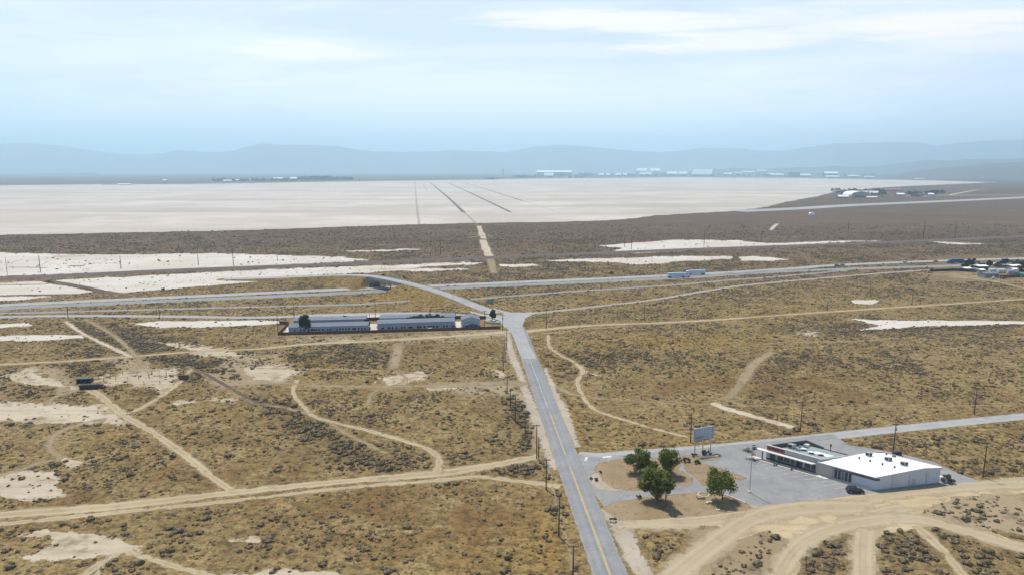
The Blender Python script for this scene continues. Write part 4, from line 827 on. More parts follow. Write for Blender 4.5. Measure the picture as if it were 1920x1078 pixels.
# gabled house: front gable faces the camera
a, c = at(867, 615.3), at(899.5, 614.2); d = c-a; Lh = d.length; hs = empty('gabled_house', a, math.atan2(d.y, d.x), 'grey gabled house with a blue lower porch at the right end of the fenced yard', 'house')
he_, hr_ = height(a.y, 598.5)-.3, height(a.y, 590.5)-1.2
MB().prism([(0, 0), (Lh, 0), (Lh, he_), (Lh/2, hr_), (0, he_)], 0, 9).build('wall', M['house_wall'], hs)
b = MB()
for sgn in (0, 1):
    x0, x1 = (-.4, Lh/2) if sgn == 0 else (Lh+.4, Lh/2); k = (hr_-he_)/(Lh/2); z0 = he_-k*.4
    b.hull8([(x0, -.4, z0+.02), (x1, -.4, hr_+.02), (x1, 9.4, hr_+.02), (x0, 9.4, z0+.02), (x0, -.4, z0+.16), (x1, -.4, hr_+.16), (x1, 9.4, hr_+.16), (x0, 9.4, z0+.16)])
b.build('roof', M['motel_roof'], hs)
pz = height(a.y, 607)-.2; pr = height(a.y, 602.5)-.3
pc = MB().prism([(Lh*.14, 0), (Lh*.9, 0), (Lh*.9, pz), (Lh*.52, pr), (Lh*.14, pz)], -2.6, -.003).build('porch', M['house_blue'], hs)
MB().hull8([(Lh*.10, -2.9, pz-.1), (Lh*.52, -2.9, pr+.04), (Lh*.52, -.01, pr+.04), (Lh*.10, -.01, pz-.1), (Lh*.10, -2.9, pz+.06), (Lh*.52, -2.9, pr+.2), (Lh*.52, -.01, pr+.2), (Lh*.10, -.01, pz+.06)]).hull8([(Lh*.94, -2.9, pz-.1), (Lh*.52, -2.9, pr+.04), (Lh*.52, -.01, pr+.04), (Lh*.94, -.01, pz-.1), (Lh*.94, -2.9, pz+.06), (Lh*.52, -2.9, pr+.2), (Lh*.52, -.01, pr+.2), (Lh*.94, -.01, pz+.06)]).build('porch_roof', M['motel_roof'], pc)
for x0, x1 in ((.2, .34), (.4, .62), (.68, .84)): MB().box(Lh*x0, Lh*x1, -2.64, -2.602, .8, 2.2).build('window', M['window_dark'], pc)
def wall_run(name, pts, h, m, label, cat='fence', group=None, posts=3.0, th=.12, rails=False):
    P = [at(*p) for p in pts]; r = empty(name, P[0], 0, label, cat, group); b = MB(); px = []
    for i in range(len(P)-1):
        a, c = P[i]-P[0], P[i+1]-P[0]; d = (c-a); n_ = Vector((-d.y, d.x, 0)).normalized()*th/2
        if rails:
            for zz in (h*.5, h*.95): b.tube((a.x, a.y, zz), (c.x, c.y, zz), .035, n=5)
        else: b.hull8([tuple(a+n_+Vector((0,0,.05))), tuple(c+n_+Vector((0,0,.05))), tuple(c-n_+Vector((0,0,.05))), tuple(a-n_+Vector((0,0,.05))), tuple(a+n_+Vector((0,0,h))), tuple(c+n_+Vector((0,0,h))), tuple(c-n_+Vector((0,0,h))), tuple(a-n_+Vector((0,0,h)))])
        k = max(1, round(d.length/posts)); px += [a + d*j/k for j in range(k)]
    px.append(P[-1]-P[0]); b.build('rail' if rails else 'panel', m, r)
    for q in px[:95]: MB().box(q.x-.08, q.x+.08, q.y-.08, q.y+.08, 0, h+.12).build('post', m, r)
    return r
wall_run('board_fence', [(522, 628), (600, 626), (700, 623.5), (851, 619), (938, 616)], 1.6, M['fence_brown'], 'dark reddish brown fence along the front of the motel yard', posts=4, th=.15)
wall_run('board_fence', [(522, 628), (541.5, 609)], 1.6, M['fence_brown'], 'short dark brown fence closing the left side of the motel yard', posts=4)
wall_run('board_fence', [(524, 607.5), (541, 608.5)], 2.0, M['rust'], 'dark fence piece at the rear left corner of the motel yard', posts=4)
wall_run('board_fence', [(686, 601), (712, 600)], 2.0, M['fence_brown'], 'brown fence closing the rear gap between the long buildings', posts=4)
wall_run('board_fence', [(854, 597.5), (868, 597)], 2.0, M['fence_brown'], 'brown fence behind the gap beside the gabled house', posts=4)
wall_run('board_fence', [(897, 598.5), (911, 598)], 2.0, M['fence_brown'], 'brown fence right behind the gabled house', posts=4)
patch('concrete_yard', [(692, 606), (708, 606), (708, 620), (694, 621)], .014, M['salt'], step=(1, 1), margin=2); patch('concrete_yard', [(530, 624), (543, 608), (543, 624)], .014, M['salt'], step=(1, 1), margin=2); patch('concrete_yard', [(853, 602), (867, 602), (866, 615), (853, 616)], .014, M['salt'], step=(1, 1), margin=2)
p = at(928, 605.5); make_car('parked_car', p, rad(12), M['white_paint'], 'small white car parked beside the dark round bush by the intersection')
p = at(806, 618.3); o = MB().box(-1.2, 1.2, -.5, .5, .3, 1.3).tube((-1.6, 0, 1.2), (1.5, 0, 1.5), .12, n=6).build('white_tarp', M['white_paint'], bevel=.1); o.location = p; o.name = 'covered_cart'; tag(o, 'white covered cart standing in front of the middle motel wing', 'cart')
wall_run('guard_fence', [(912, 606), (925, 607.5), (938, 607)], .8, M['bridge_conc'], 'low pale wall next to the small white car by the intersection', cat='wall', posts=5)

# ================================================================ CORRAL AT THE LEFT
def shed(u0, v0, u1, v1, vt, depth, wm, rm, name, label, open_front=False):
    a, c = at(u0, v0), at(u1, v1); d = c-a; L = d.length; e = empty(name, a, math.atan2(d.y, d.x), label, 'shed'); h = height(a.y, vt)
    t = .12; b = MB().box(0, L, depth-t, depth, 0, h-.5).box(0, t, 0, depth-t, 0, h-.35).box(L-t, L, 0, depth-t, 0, h-.35)
    if not open_front: b.box(t, L-t, 0, t, 0, h-.1)
    b.build('wall', wm, e); MB().hull8([(-.3, -.3, h-.1), (L+.3, -.3, h-.1), (L+.3, depth+.3, h-.55), (-.3, depth+.3, h-.55), (-.3, -.3, h), (L+.3, -.3, h), (L+.3, depth+.3, h-.45), (-.3, depth+.3, h-.45)]).build('roof', rm, e)
    for k in range(4): MB().box(L*k/3-.08, L*k/3+.08, -.12, .0, 0, h-.15).build('post', M['pole_wood'], e)
shed(144, 718.5, 169, 717.5, 710, 3.2, M['shed_teal'], M['shed_teal'], 'metal_shed', 'dark teal metal shed at the back of the corral', True)
shed(149.5, 730, 183, 728.8, 721.5, 3.0, M['shed_dark'], M['shed_dark'], 'board_shed', 'dark brown board shed at the front of the corral')
p = at(190, 727); o = MB().box(-2.2, 1.6, -.8, .8, .2, 1.0).box(-1.2, .8, -.6, .6, 1.0, 1.7).tube((1.5, 0, .5), (3.4, 0, .3), .1, n=5).build('scrap_pile', M['rust'], bevel=.12); o.location = p; tag(o, 'heap of rusty scrap next to the board shed', 'scrap pile')
p = at(344.5, 710.5); o = MB().box(-1.9, 1.9, -.9, .9, .45, 2.0).tube((-1, -.95, .4), (-1, .95, .4), .4, n=10).tube((1, -.95, .4), (1, .95, .4), .4, n=10).build('stock_trailer', M['fence_brown'], bevel=.06); o.location = p; tag(o, 'reddish brown stock trailer at the right end of the corral', 'trailer')
wall_run('pipe_fence', [(172, 716), (240, 712), (300, 708), (375, 707)], 1.5, M['rust'], 'long rusty pipe fence, middle line of the corral', posts=5, rails=True, group='corral fences')
wall_run('pipe_fence', [(196, 728), (240, 724), (300, 719), (372, 711)], 1.4, M['rust'], 'long rusty pipe fence, front line of the corral', posts=5, rails=True, group='corral fences')
wall_run('pipe_fence', [(278, 705), (312, 704), (345, 703), (376, 709)], 2.2, M['rust'], 'tall rusty fence at the rear right of the corral', posts=6, rails=True, group='corral fences')
wall_run('pipe_fence', [(184, 708), (230, 702), (285, 701)], 1.4, M['rust'], 'rusty pipe fence, rear line of the corral', posts=6, rails=True, group='corral fences')

# ================================================================ TRAFFIC ON THE FREEWAY
def semi(u, v, rz, Lt, label, cabm, trm, cab_side=1):
    p = at(u, v); r = empty('semi_truck', p, rz, label, 'truck', 'trucks on the freeway'); tr = MB().box(-Lt/2, Lt/2, -1.3, 1.3, 1.15, 4.1).build('trailer', trm, r, bevel=.05)
    x0 = Lt/2+.5; MB().prism([(x0, .8), (x0+5.6, .8), (x0+5.7, 1.9), (x0+4.3, 2.2), (x0+3.6, 3.3), (x0+1.6, 3.9), (x0, 3.9)], -1.2, 1.2).build('cab', cabm, r, bevel=.08)
    MB().hull8([(x0+3.7, -1.1, 2.35), (x0+4.25, -1.1, 2.35), (x0+4.25, 1.1, 2.35), (x0+3.7, 1.1, 2.35), (x0+3.5, -1.1, 3.2), (x0+3.75, -1.1, 3.2), (x0+3.75, 1.1, 3.2), (x0+3.5, 1.1, 3.2)]).build('windshield', M['window_dark'], r)
    for sy in (-1, 1):
        MB().box(x0+2.0, x0+3.2, sy*1.21-.01, sy*1.21+.01, 2.4, 3.1).build('side_window', M['window_dark'], r)
        for x in (-Lt/2+1.2, -Lt/2+2.5, x0-.2, x0+1.1, x0+4.8):
            wl = MB().tube((x, sy*.8, .52), (x, sy*1.25, .52), .52, n=14).build('wheel', M['rubber'], r); MB().tube((x, sy*1.25, .52), (x, sy*1.27, .52), .27, n=8).build('rim', M['chrome'], wl)
    MB().box(-Lt/2, x0+5, -.5, .5, .75, 1.1).build('chassis', M['ac_dark'], r)
    return r
semi(1266, 520.5, rad(12), 13.5, 'white semi truck on the near carriageway heading right', M['cab_white'], M['trailer_white'])
semi(1308, 515.2, rad(192), 13.5, 'pale semi truck on the far carriageway heading left', M['cab_white'], M['trailer_white'])
semi(1796, 493.5, rad(190), 11, 'blue truck on the far carriageway behind the trees at the right edge', M['truck_blue'], M['truck_blue'])
p = at(1570, 499.2); make_car('moving_car', p, rad(12), M['black_paint'], 'dark car on the freeway, left one of a close pair', group='cars on the freeway', L=5.2)
p = at(1580, 498.2); make_car('moving_car', p, rad(12), M['grey_paint'], 'dark grey car on the freeway, right one of a close pair', group='cars on the freeway')
p = at(1697, 494.0); make_car('moving_car', p, rad(12), M['white_paint'], 'white van-like car alone on the freeway towards the trees', group='cars on the freeway', L=5.5, H=2.0)
p = at(1755, 491.5); make_car('moving_car', p, rad(12), M['grey_paint'], 'grey car on the freeway just left of the blue truck', group='cars on the freeway')
# lattice beside the lake bed: small white marker and trailer
# ================================================================ SETTLEMENT AT THE RIGHT EDGE
def box_home(u0, u1, vt, vb, depth, wm, rm, label, name='mobile_home', cat='mobile home', wheels=False, grp=None):
    a, c = at(u0, vb), at(u1, vb); L = (c-a).length; h = max(height(a.y, vt), 2.4); e = empty(name, (a+c)/2, rad(6), label, cat, grp); h2 = h-.7
    if wheels:
        h2 = min(h, 3.3); MB().prism([(-L/2, .5), (L/2, .5), (L/2, h2*.75), (L/2-.5, h2), (-L/2, h2)], 0, 2.5).build('body', wm, e, bevel=.12)
        for x in (-L*.28, L*.3):
            for y in (-.02, 2.2): MB().tube((x, y, .4), (x, y+.3, .4), .4, n=10).build('wheel', M['rubber'], e)
    else:
        MB().box(-L/2, L/2, 0, depth, .0, h2).build('wall', wm, e); MB().prism([(-.3, h2+.002), (depth+.3, h2+.002), (depth/2, h2+.75)], -L/2-.2, L/2+.2).build('roof', rm, e, xf=lambda p: (p[1], p[0], p[2]))
    for k in range(3): MB().box(-L/2+L*(.2+.28*k)-.45, -L/2+L*(.2+.28*k)+.45, -.05, -.003, 1.2 if wheels else 1.0, 2.0).build('window', M['window_dark'], e)
box_home(1845, 1874, 511.5, 521, 8, M['grey_paint'], M['motel_roof'], 'grey-blue mobile home in front of the settlement at the right edge')
box_home(1809, 1823, 502, 509, 7, M['house_blue'], M['far_roof'], 'small blue house with a pale roof at the left end of the settlement', 'small_house', 'house')
box_home(1834, 1854, 498, 506.5, 9, M['shed_dark'], M['far_roof'], 'dark house with a light roof between the settlement trees', 'small_house', 'house')
box_home(1856, 1869, 504, 511.3, 3, M['white_paint'], None, 'white camper parked in the settlement, leftmost of the campers', 'camper_van', 'camper', True, 'campers in the settlement')
box_home(1871, 1887, 504, 512.0, 3, M['white_paint'], None, 'long white camper parked in the settlement, middle one', 'camper_van', 'camper', True, 'campers in the settlement')
box_home(1890, 1906, 506, 514, 3, M['trailer_white'], None, 'pale camper parked in the settlement, rightmost near the dark green trees', 'camper_van', 'camper', True, 'campers in the settlement')
box_home(1915, 1950, 512, 520, 8, M['far_green'], M['far_green'], 'green-walled house cut by the right picture edge', 'small_house', 'house')
box_home(1895, 1935, 497, 503.5, 8, M['far_wall'], M['far_roof'], 'pale-roofed house behind the campers at the right edge', 'small_house', 'house')
for u, v, m_, t in [(1880, 523, 'rust', 'reddish vehicle in front of the settlement fence'), (1913, 519.5, 'white_paint', 'white car at the right end of the settlement fence'), (1909, 510.8, 'white_paint', 'white car behind the settlement fence near the campers'), (1826, 510.3, 'black_paint', 'dark car beside the small blue house'), (1864, 523.2, 'white_paint', 'white car in front of the grey-blue mobile home')]:
    make_car('parked_car', at(u, v), rad(10), M[m_], t, group='cars in the settlement')
wall_run('board_fence', [(1743, 509.8), (1790, 508), (1826, 510.5)], 2.2, M['shed_dark'], 'dark fence wall left of the settlement', posts=6)
wall_run('board_fence', [(1874, 521.5), (1912, 520)], 2.4, M['fence_brown'], 'brown fence along the front of the settlement', posts=6)

# ================================================================ AIRFIELD ACROSS THE LAKE, NEAR CLUSTER
def far_shed(u0, u1, vt, vb, label, wallm='far_wall', roofm='far_roof', wallf=.35, depth=None, name='airfield_building', cat='building', grp='far airfield buildings', arch=False, skew=0.):
    a, c = at(u0, vb), at(u1, vb); L = (c-a).length; H = height(a.y, vt); hw = max(H*wallf, .5); dp = depth or max(H*1.1, 14)
    e = empty(name, (a+c)/2, 0, label, cat, grp)
    if arch:
        n = 12; pts = [(-L/2, 0)] + [(L/2*-math.cos(math.pi*i/n), hw+(H-hw)*math.sin(math.pi*i/n)**.8) for i in range(n+1)] + [(L/2, 0)]
        MB().prism(pts, 0, dp).build('wall', M[wallm], e)
        pr = pts[1:-1]; b = MB()
        for i in range(n): (x0, z0), (x1, z1) = pr[i], pr[i+1]; b.hull8([(x0, -.8, z0+.1), (x1, -.8, z1+.1), (x1, dp, z1+.1), (x0, dp, z0+.1), (x0*1.01, -.8, z0+1.2), (x1*1.01, -.8, z1+1.2), (x1*1.01, dp, z1+1.2), (x0*1.01, dp, z0+1.2)])
        b.build('roof', M[roofm], e)
        MB().box(-L*.3, L*.3, -.5, -.05, 0, hw*.9).build('hangar_door', M['far_dark'], e)
    else:
        MB().box(-L/2, L/2, 0, dp, 0, hw).build('wall', M[wallm], e)
        s_ = skew*L
        MB().hull8([(-L/2, -.5, hw+.02), (L/2, -.5, hw+.02), (L/2+s_, dp*.55, H-.5), (-L/2+s_, dp*.55, H-.5), (-L/2, -.5, hw+.6), (L/2, -.5, hw+.6), (L/2+s_, dp*.55, H), (-L/2+s_, dp*.55, H)]).hull8([(-L/2+s_, dp*.551, H-.5), (L/2+s_, dp*.551, H-.5), (L/2, dp, hw+.02), (-L/2, dp, hw+.02), (-L/2+s_, dp*.551, H), (L/2+s_, dp*.551, H), (L/2, dp, hw+.6), (-L/2, dp, hw+.6)]).build('roof', M[roofm], e)
        if L > 40: MB().box(-L*.25, L*.25, -.6, -.05, 0, hw*.85).build('hangar_door', M['far_dark'], e)
    return e
g2 = 'buildings on the near airfield'
far_shed(1596, 1632, 360, 371, 'grey arched hangar standing in the middle of the near airfield cluster', 'far_wall', 'far_roof', .35, arch=True, depth=60, grp=g2, name='hangar', cat='hangar')
far_shed(1572, 1592, 366, 371.5, 'low building with bright white roof left of the arched hangar', 'far_dark', 'far_roof', .35, grp=g2)
far_shed(1618, 1648, 358.5, 365, 'building with pale roof right behind the arched hangar', 'far_wall', 'far_roof', .35, grp=g2)
far_shed(1560, 1590, 356.5, 361.5, 'pale building at the lake shore, leftmost of the near airfield cluster', 'far_roof', 'far_wall', .45, grp=g2)
far_shed(1655, 1690, 353.5, 358.5, 'long building with faded red roof on the lake shore', 'far_wall', 'far_red', .4, grp=g2)
far_shed(1682, 1697, 362.5, 367, 'small building with white roof right of the lattice tower', 'far_dark', 'far_roof', .4, grp=g2)
far_shed(1712, 1735, 364, 368.5, 'low dark building between the tower and the dark green trees', 'far_dark', 'ballast', .6, grp=g2)
far_shed(1741, 1752, 362.5, 367.2, 'small white-roofed building in front of the dark green trees', 'far_dark', 'far_roof', .4, grp=g2)
far_shed(1626, 1646, 369, 371.5, 'low white shed beside the arched hangar', 'far_wall', 'far_roof', .4, grp=g2)
far_shed(1730, 1745, 368, 370.5, 'lowest reddish shed near the dark green trees', 'far_red', 'far_wall', .5, grp=g2)
def tower(u, vb, vt, label, wd_=3):
    p = at(u, vb); h = height(p.y, vt); e = empty('lattice_tower', p, 0, label, 'tower', None); b = MB(); n = 6
    cs = lambda z, k: ((1 if k in (0, 3) else -1)*wd_*(1-.6*z/h), (1 if k < 2 else -1)*wd_*(1-.6*z/h), z)
    for k in range(4): b.tube(cs(0, k), cs(h, k), wd_*.09, n=4)
    for i in range(n):
        for k in range(4): b.tube(cs(h*i/n, k), cs(h*(i+1)/n, (k+1) % 4), wd_*.06, n=4)
    b.build('frame', M['ac_dark'], e); MB().box(-wd_*.7, wd_*.7, -wd_*.7, wd_*.7, h, h+wd_*.8).build('platform', M['ac_dark'], e)
tower(1655, 370.5, 354.5, 'dark lattice tower beside the arched hangar', 2.6); tower(943, 336, 319, 'tall thin tower on the far lake shore near the middle', 9); tower(1669.5, 353.5, 350.8, 'small mast above the faded red roof', 1.5)
p = at(1522, 403.5); o = MB().box(-5, 5, -3, 3, 0, 3.4).prism([(-5.4, 3.4), (5.4, 3.4), (3, 5), (-3, 5)], -3.2, 3.2).build('white_hut', M['far_roof']); o.location = p; tag(o, 'tiny white hut alone in the dark scrub below the runway', 'hut')
# far town
TOWN = [(1007, 1072, 320.3, 331, .72, 'wide long hangar with flat white roof, left end of the far town'), (1020, 1038, 324.6, 332.5, .35, 'small white hangar in front of the wide long hangar'), (1122, 1133, 325.2, 331, .4, 'first of a row of little white hangars right of the wide one'), (1136, 1144, 325.2, 331, .4, 'second of a row of little white hangars right of the wide one'),
        (1153, 1165, 325, 331, .4, 'third little white hangar of the row'), (1168, 1176, 325, 331, .4, 'fourth little white hangar of the row'), (1193, 1213, 315.6, 327.5, .55, 'left of two high twin hangars with white roofs'), (1218, 1237, 315.6, 327.5, .55, 'right of two high twin hangars with white roofs'),
        (1198, 1221, 323, 330.5, .35, 'white hangar standing in front of the high twin hangars'), (1250, 1270, 322, 330.5, .45, 'left of the white hangar pair beside the biggest hangar'), (1272, 1288, 322, 330.5, .45, 'right of the white hangar pair beside the biggest hangar'), (1296, 1334, 318.2, 330.8, .25, 'biggest bright white hangar of the far town'),
        (1355, 1378, 311, 325.5, .80, 'tall building with thin white roof line above the far town'), (1357, 1372, 324, 330, .4, 'low pale building right of the biggest hangar'), (1377, 1392, 323, 329.5, .4, 'low pale building, second right of the biggest hangar'), (1392, 1414, 321, 329.3, .45, 'pale wide building in the middle of the far town'),
        (1418, 1437, 319, 329, .4, 'pale blue hangar in the middle right of the far town'), (1441, 1462, 318.5, 325, .5, 'grey building behind the pale blue hangar'), (1440, 1455, 325, 330.5, .4, 'small pale shed below the grey building'), (1455, 1470, 326, 331, .5, 'small pale shed left of the big dark building'),
        (1480, 1500, 323, 332.5, .85, 'big dark building without bright roof in the far town'), (1500, 1520, 326.5, 332.4, .5, 'low white building right of the big dark one'), (1546, 1572, 322.5, 333, .7, 'dark green building with white roof at the right of the far town'), (1548, 1574, 329.5, 334, .45, 'low white shed at the foot of the dark green building'),
        (1595, 1613, 315.8, 324, .75, 'far building with thin white roof, upper right of the town'), (1590, 1612, 328.5, 333, .5, 'low white sheds at the right end of the town'), (1620, 1640, 330.8, 333.8, .5, 'last low white shed at the right end of the town'), (1085, 1110, 324, 330.5, .8, 'grey building between wide hangar and little hangars'),
        (1715, 1733, 334.5, 336.6, .4, 'small white shed on the slope right of the town'), (1790, 1797, 334.2, 336.5, .4, 'tiny white building on the slope, rightmost'), (1520, 1540, 317, 323.5, .6, 'grey far building above the low white one'), (1465, 1480, 317, 322, .6, 'grey far building in the upper middle of the town'),
        (418, 434, 337.5, 341, .4, 'white low shed, leftmost on the far left shore'), (438, 449, 336.5, 340, .4, 'small white shed, second on the far left shore'), (468, 480, 336.3, 339.5, .4, 'small white shed, third on the far left shore'), (511, 530, 333, 338.5, .4, 'larger white hangar on the far left shore'), (544, 567, 332.5, 338, .4, 'larger white hangar, right one on the far left shore'),
        (220, 245, 345, 347.5, .5, 'small white building on the dark spit at the left'), (305, 312, 337, 341.5, .6, 'tiny white building far out at the left'), (905, 935, 332, 337, .8, 'grey low building left of the thin tower')]
for i, (u0, u1, vt, vb, wf, text) in enumerate(TOWN):
    dark = 'without bright' in text; green = 'dark green' in text and 'foot' not in text; grey = text.startswith('grey')
    far_shed(u0, u1, vt, vb, text, 'far_dark' if dark else 'far_green' if green else 'far_wall', 'far_dark' if dark else 'motel_roof' if grey else 'far_roof', wf, skew=.12 if 1190 < u0 < 1440 else 0)
ribbon('far_shore_flat', [(190, 347), (300, 345.5), (420, 344), (520, 342)], 120, .02, M['dark_soil'], keep=0)
# faded parking bay lines in front of the shops
for i in range(9):
    s = 4.0+i*2.9; a_, c_ = sk(s, -4.0), sk(s, -8.6)
    ribbon_w('parking_bay_line', [(a_.x, a_.y), ((a_.x+c_.x)/2, (a_.y+c_.y)/2), (c_.x, c_.y)], .11, .034, M['white_line'], keep=0)
# ================================================================ TREES AND SHRUBS
def leaf_cloud(centres, n, size, seed, squash=.8, shell=.55):
    """many small leaf cards spread through several lumps; returns V, F, tint"""
    g = np.random.default_rng(seed); C = np.array(centres, float); wts = C[:, 3]**2; k = g.choice(len(C), n, p=wts/wts.sum())
    d = g.normal(size=(n, 3)); d /= np.linalg.norm(d, axis=1)[:, None]; r = shell+(1-shell)*g.random(n)**.7
    r *= 1+.35*(np.sin(d[:, 0]*5+k)*np.sin(d[:, 1]*6+k*2)*np.sin(d[:, 2]*5))
    P = C[k, :3] + d*(C[k, 3]*r)[:, None]*np.array([1, 1, squash])
    nrm = d + g.normal(size=(n, 3))*.6; nrm /= np.linalg.norm(nrm, axis=1)[:, None]
    a = np.cross(nrm, g.normal(size=(n, 3))); a /= np.linalg.norm(a, axis=1)[:, None]; b = np.cross(nrm, a)
    s = size*(.6+.8*g.random(n))[:, None]
    V = np.stack([P-a*s-b*s*.6, P+a*s-b*s*.6, P+a*s*.7+b*s*.6, P-a*s*.7+b*s*.6], 1).reshape(-1, 3)
    tint = np.repeat(np.clip(.25+.45*g.random(n)+.3*(g.random(len(C))[k]-.5), 0, 1), 4)
    return V, np.arange(4*n).reshape(-1, 4), tint
def tree(name, u, v, crown_px, label, seed, m='pine', n=2600, group=None, lean=0.0, trunk_r=.22, lumps=14, size=.22, cat='tree', bend=0.0, z0=0., elong=1.0):
    """crown_px = (u0, u1, v_top, v_bottom) as the crown shows"""
    p = at(u, v, z0); m_ = mpp(u, v); u0, u1, vt, vb = crown_px; H = height(p.y, vt)-z0; Hb = max(height(p.y, vb)-z0, .3)
    cx, rx = ((u0+u1)/2-u)*m_, (u1-u0)/2*m_; rz_ = (H-Hb)/2; cz = (H+Hb)/2
    g = random.Random(seed); e = empty(name, p, 0, label, cat, group); cs = []
    if cat != 'shrub': rx *= 1.22; rz_ *= 1.16
    if cat == 'shrub': Hb = 0; rz_ = H/2; cz = H*.45
    for i in range(int(lumps*1.4)):
        a = g.uniform(0, 2*math.pi); el = g.uniform(-.9, 1.1); rr_ = g.uniform(.3, .76)
        q = Vector((math.cos(a)*math.cos(el), math.sin(a)*math.cos(el), math.sin(el)))
        cs.append((cx+q.x*rx*rr_, q.y*rx*rr_*.9, cz+q.z*rz_*rr_*1.05, min(rx, rz_)*g.uniform(.27, .50)))
    V, F, t = leaf_cloud(cs, int(n*2.2), size*.8, seed, .85, .35)
    V[:, 2] = np.maximum(V[:, 2], .1)
    link_mesh('crown', np_mesh('crown', V, F, {'tint': t}), M[m], e)
    b = MB(); pts = [Vector((0, 0, -.2)), Vector((cx*.25+bend, 0, Hb*.6+.1)), Vector((cx*.7, 0, max(cz*.85, Hb+.3))), Vector((cx, 0, H-rz_*.5))]
    for i in range(3): b.tube(pts[i], pts[i+1], trunk_r*(1-.27*i), trunk_r*(1-.27*(i+1)), n=8)
    for c in cs[::2]: b.tube(pts[2 if c[2] > cz else 1], c[:3], trunk_r*.38, trunk_r*.12, n=5)
    b.build('trunk', M['bark'], e, smooth=True); return e
gp = 'pines on the parking islands'
tree('pine_tree', 1192, 886, (1173, 1214, 842, 882), 'dark green pine nearest the side road, leftmost of the island pines', 1, group=gp)
tree('pine_tree', 1219, 889, (1208, 1232, 862, 886), 'smallest pine, squeezed behind the big leaning double pines', 2, n=1500, group=gp, lumps=8)
tree('pine_tree', 1259.5, 888, (1232, 1277, 841, 880), 'upright pine right of the side road junction with visible bare trunk', 3, group=gp)
tree('pine_tree', 1240, 938, (1199, 1246, 874, 936), 'largest front pine with a strongly leaning trunk', 4, n=3600, group=gp, bend=-.4, trunk_r=.3, lumps=18)
tree('pine_tree', 1248.5, 950, (1236, 1262, 884, 930), 'slimmer front pine just right of the largest one', 5, n=2000, group=gp, bend=-.2, lumps=9)
tree('pine_tree', 1355, 936, (1319, 1374, 880, 926), 'flat-topped pine standing alone on the lower island by the parking lot', 6, group=gp, bend=.2, lumps=16)
tree('green_shrub', 1307, 869, (1296, 1318, 860, 869), 'low round green shrub on the upper island in front of the shop sign', 7, m='green_leaf', n=700, lumps=6, size=.16, cat='shrub', trunk_r=.06)
tree('dry_shrub', 1287, 866, (1275, 1298, 856, 867), 'dry tan shrub left of the low green shrub', 8, m='grey_leaf', n=600, lumps=7, size=.14, cat='shrub', trunk_r=.05)
tree('dry_shrub', 1300, 855, (1293, 1309, 847, 855), 'dark brown shrub at the left leg of the shop sign', 9, m='brown_leaf', n=400, lumps=5, size=.13, cat='shrub', trunk_r=.05)
tree('dry_shrub', 1323, 852, (1310, 1339, 842, 853), 'wide reddish brown shrub under the shop sign', 10, m='brown_leaf', n=800, lumps=9, size=.14, cat='shrub', trunk_r=.05)
tree('bare_tree', 1410.5, 858.5, (1394, 1422, 837, 856), 'small thin dark tree at the left end of the shop sidewalk', 11, m='brown_leaf', n=420, lumps=9, size=.12, trunk_r=.09)
tree('green_shrub', 1199, 934, (1190, 1206, 926, 934), 'low dark green shrub at the foot of the largest pine', 12, m='green_leaf', n=400, lumps=5, size=.14, cat='shrub', trunk_r=.05)
for i, (u, v) in enumerate([(1453, 873), (1485, 881), (1413, 863)]):
    tree('dry_shrub', u, v, (u-5, u+5, v-5, v), ['small dark weed clump at the kerb below the grey shops, left one', 'small dark weed clump at the kerb below the grey shops, right one', 'small dark weed clump at the foot of the thin tree'][i], 20+i, m='dark_leaf', n=150, lumps=3, size=.12, cat='shrub', trunk_r=.03)
tree('dry_shrub', 1775, 903, (1762, 1792, 888, 903), 'dark weedy thicket at the right end of the white metal building', 24, m='grey_leaf', n=900, lumps=9, size=.16, cat='shrub', trunk_r=.05)
for i, (u, v, w_, t) in enumerate([(1125, 886, 5, 'at the left tip of the upper island'), (1118, 900, 6, 'beside the main road at the upper island'), (1108, 898, 5, 'lowest by the main road edge'), (1150, 977, 9, 'on the right shoulder below the lower island'), (1262, 911, 8, 'right of the largest pine crown')]):
    tree('dry_shrub', u, v, (u-w_, u+w_, v-w_*1.1, v), 'grey-brown weed tuft ' + t, 40+i, m='grey_leaf', n=260, lumps=5, size=.13, cat='shrub', trunk_r=.03)
# settlement and motel greenery
tree('cypress_tree', 572, 622.5, (562.5, 580.5, 587, 620), 'tall narrow dark tree in front of the left motel wing', 50, m='dark_leaf', n=2600, lumps=26, size=.35)
tree('dark_tree', 579, 623.5, (573, 584, 602, 622), 'thin dark tree right beside the tall narrow one', 51, m='dark_leaf', n=600, lumps=8, size=.3)
tree('dark_tree', 689, 613, (680, 694, 596, 612), 'dark tree between the left and middle motel wings', 52, m='dark_leaf', n=800, lumps=8, size=.3)
tree('dark_tree', 646, 601, (640, 658, 590.5, 601), 'dark bush behind the left motel wings', 53, m='brown_leaf', n=500, lumps=7, size=.3)
for i, (u0, u1, vt, vb, t) in enumerate([(762, 782, 592, 603, 'leftmost'), (778, 800, 589, 603, 'second from left'), (795, 812, 588, 603, 'middle'), (806, 834, 590, 603, 'greenest, rightmost')]):
    tree('dark_tree', (u0+u1)/2, vb, (u0, u1, vt, vb), 'dark grey-green tree between the two middle motel wings, '+t, 60+i, m='dark_leaf' if i == 3 else 'grey_leaf', n=700, lumps=8, size=.35)
tree('round_bush', 922.5, 599.5, (915.5, 931, 582, 598), 'dark round tree beside the intersection', 66, m='dark_leaf', n=1100, lumps=9, size=.32)
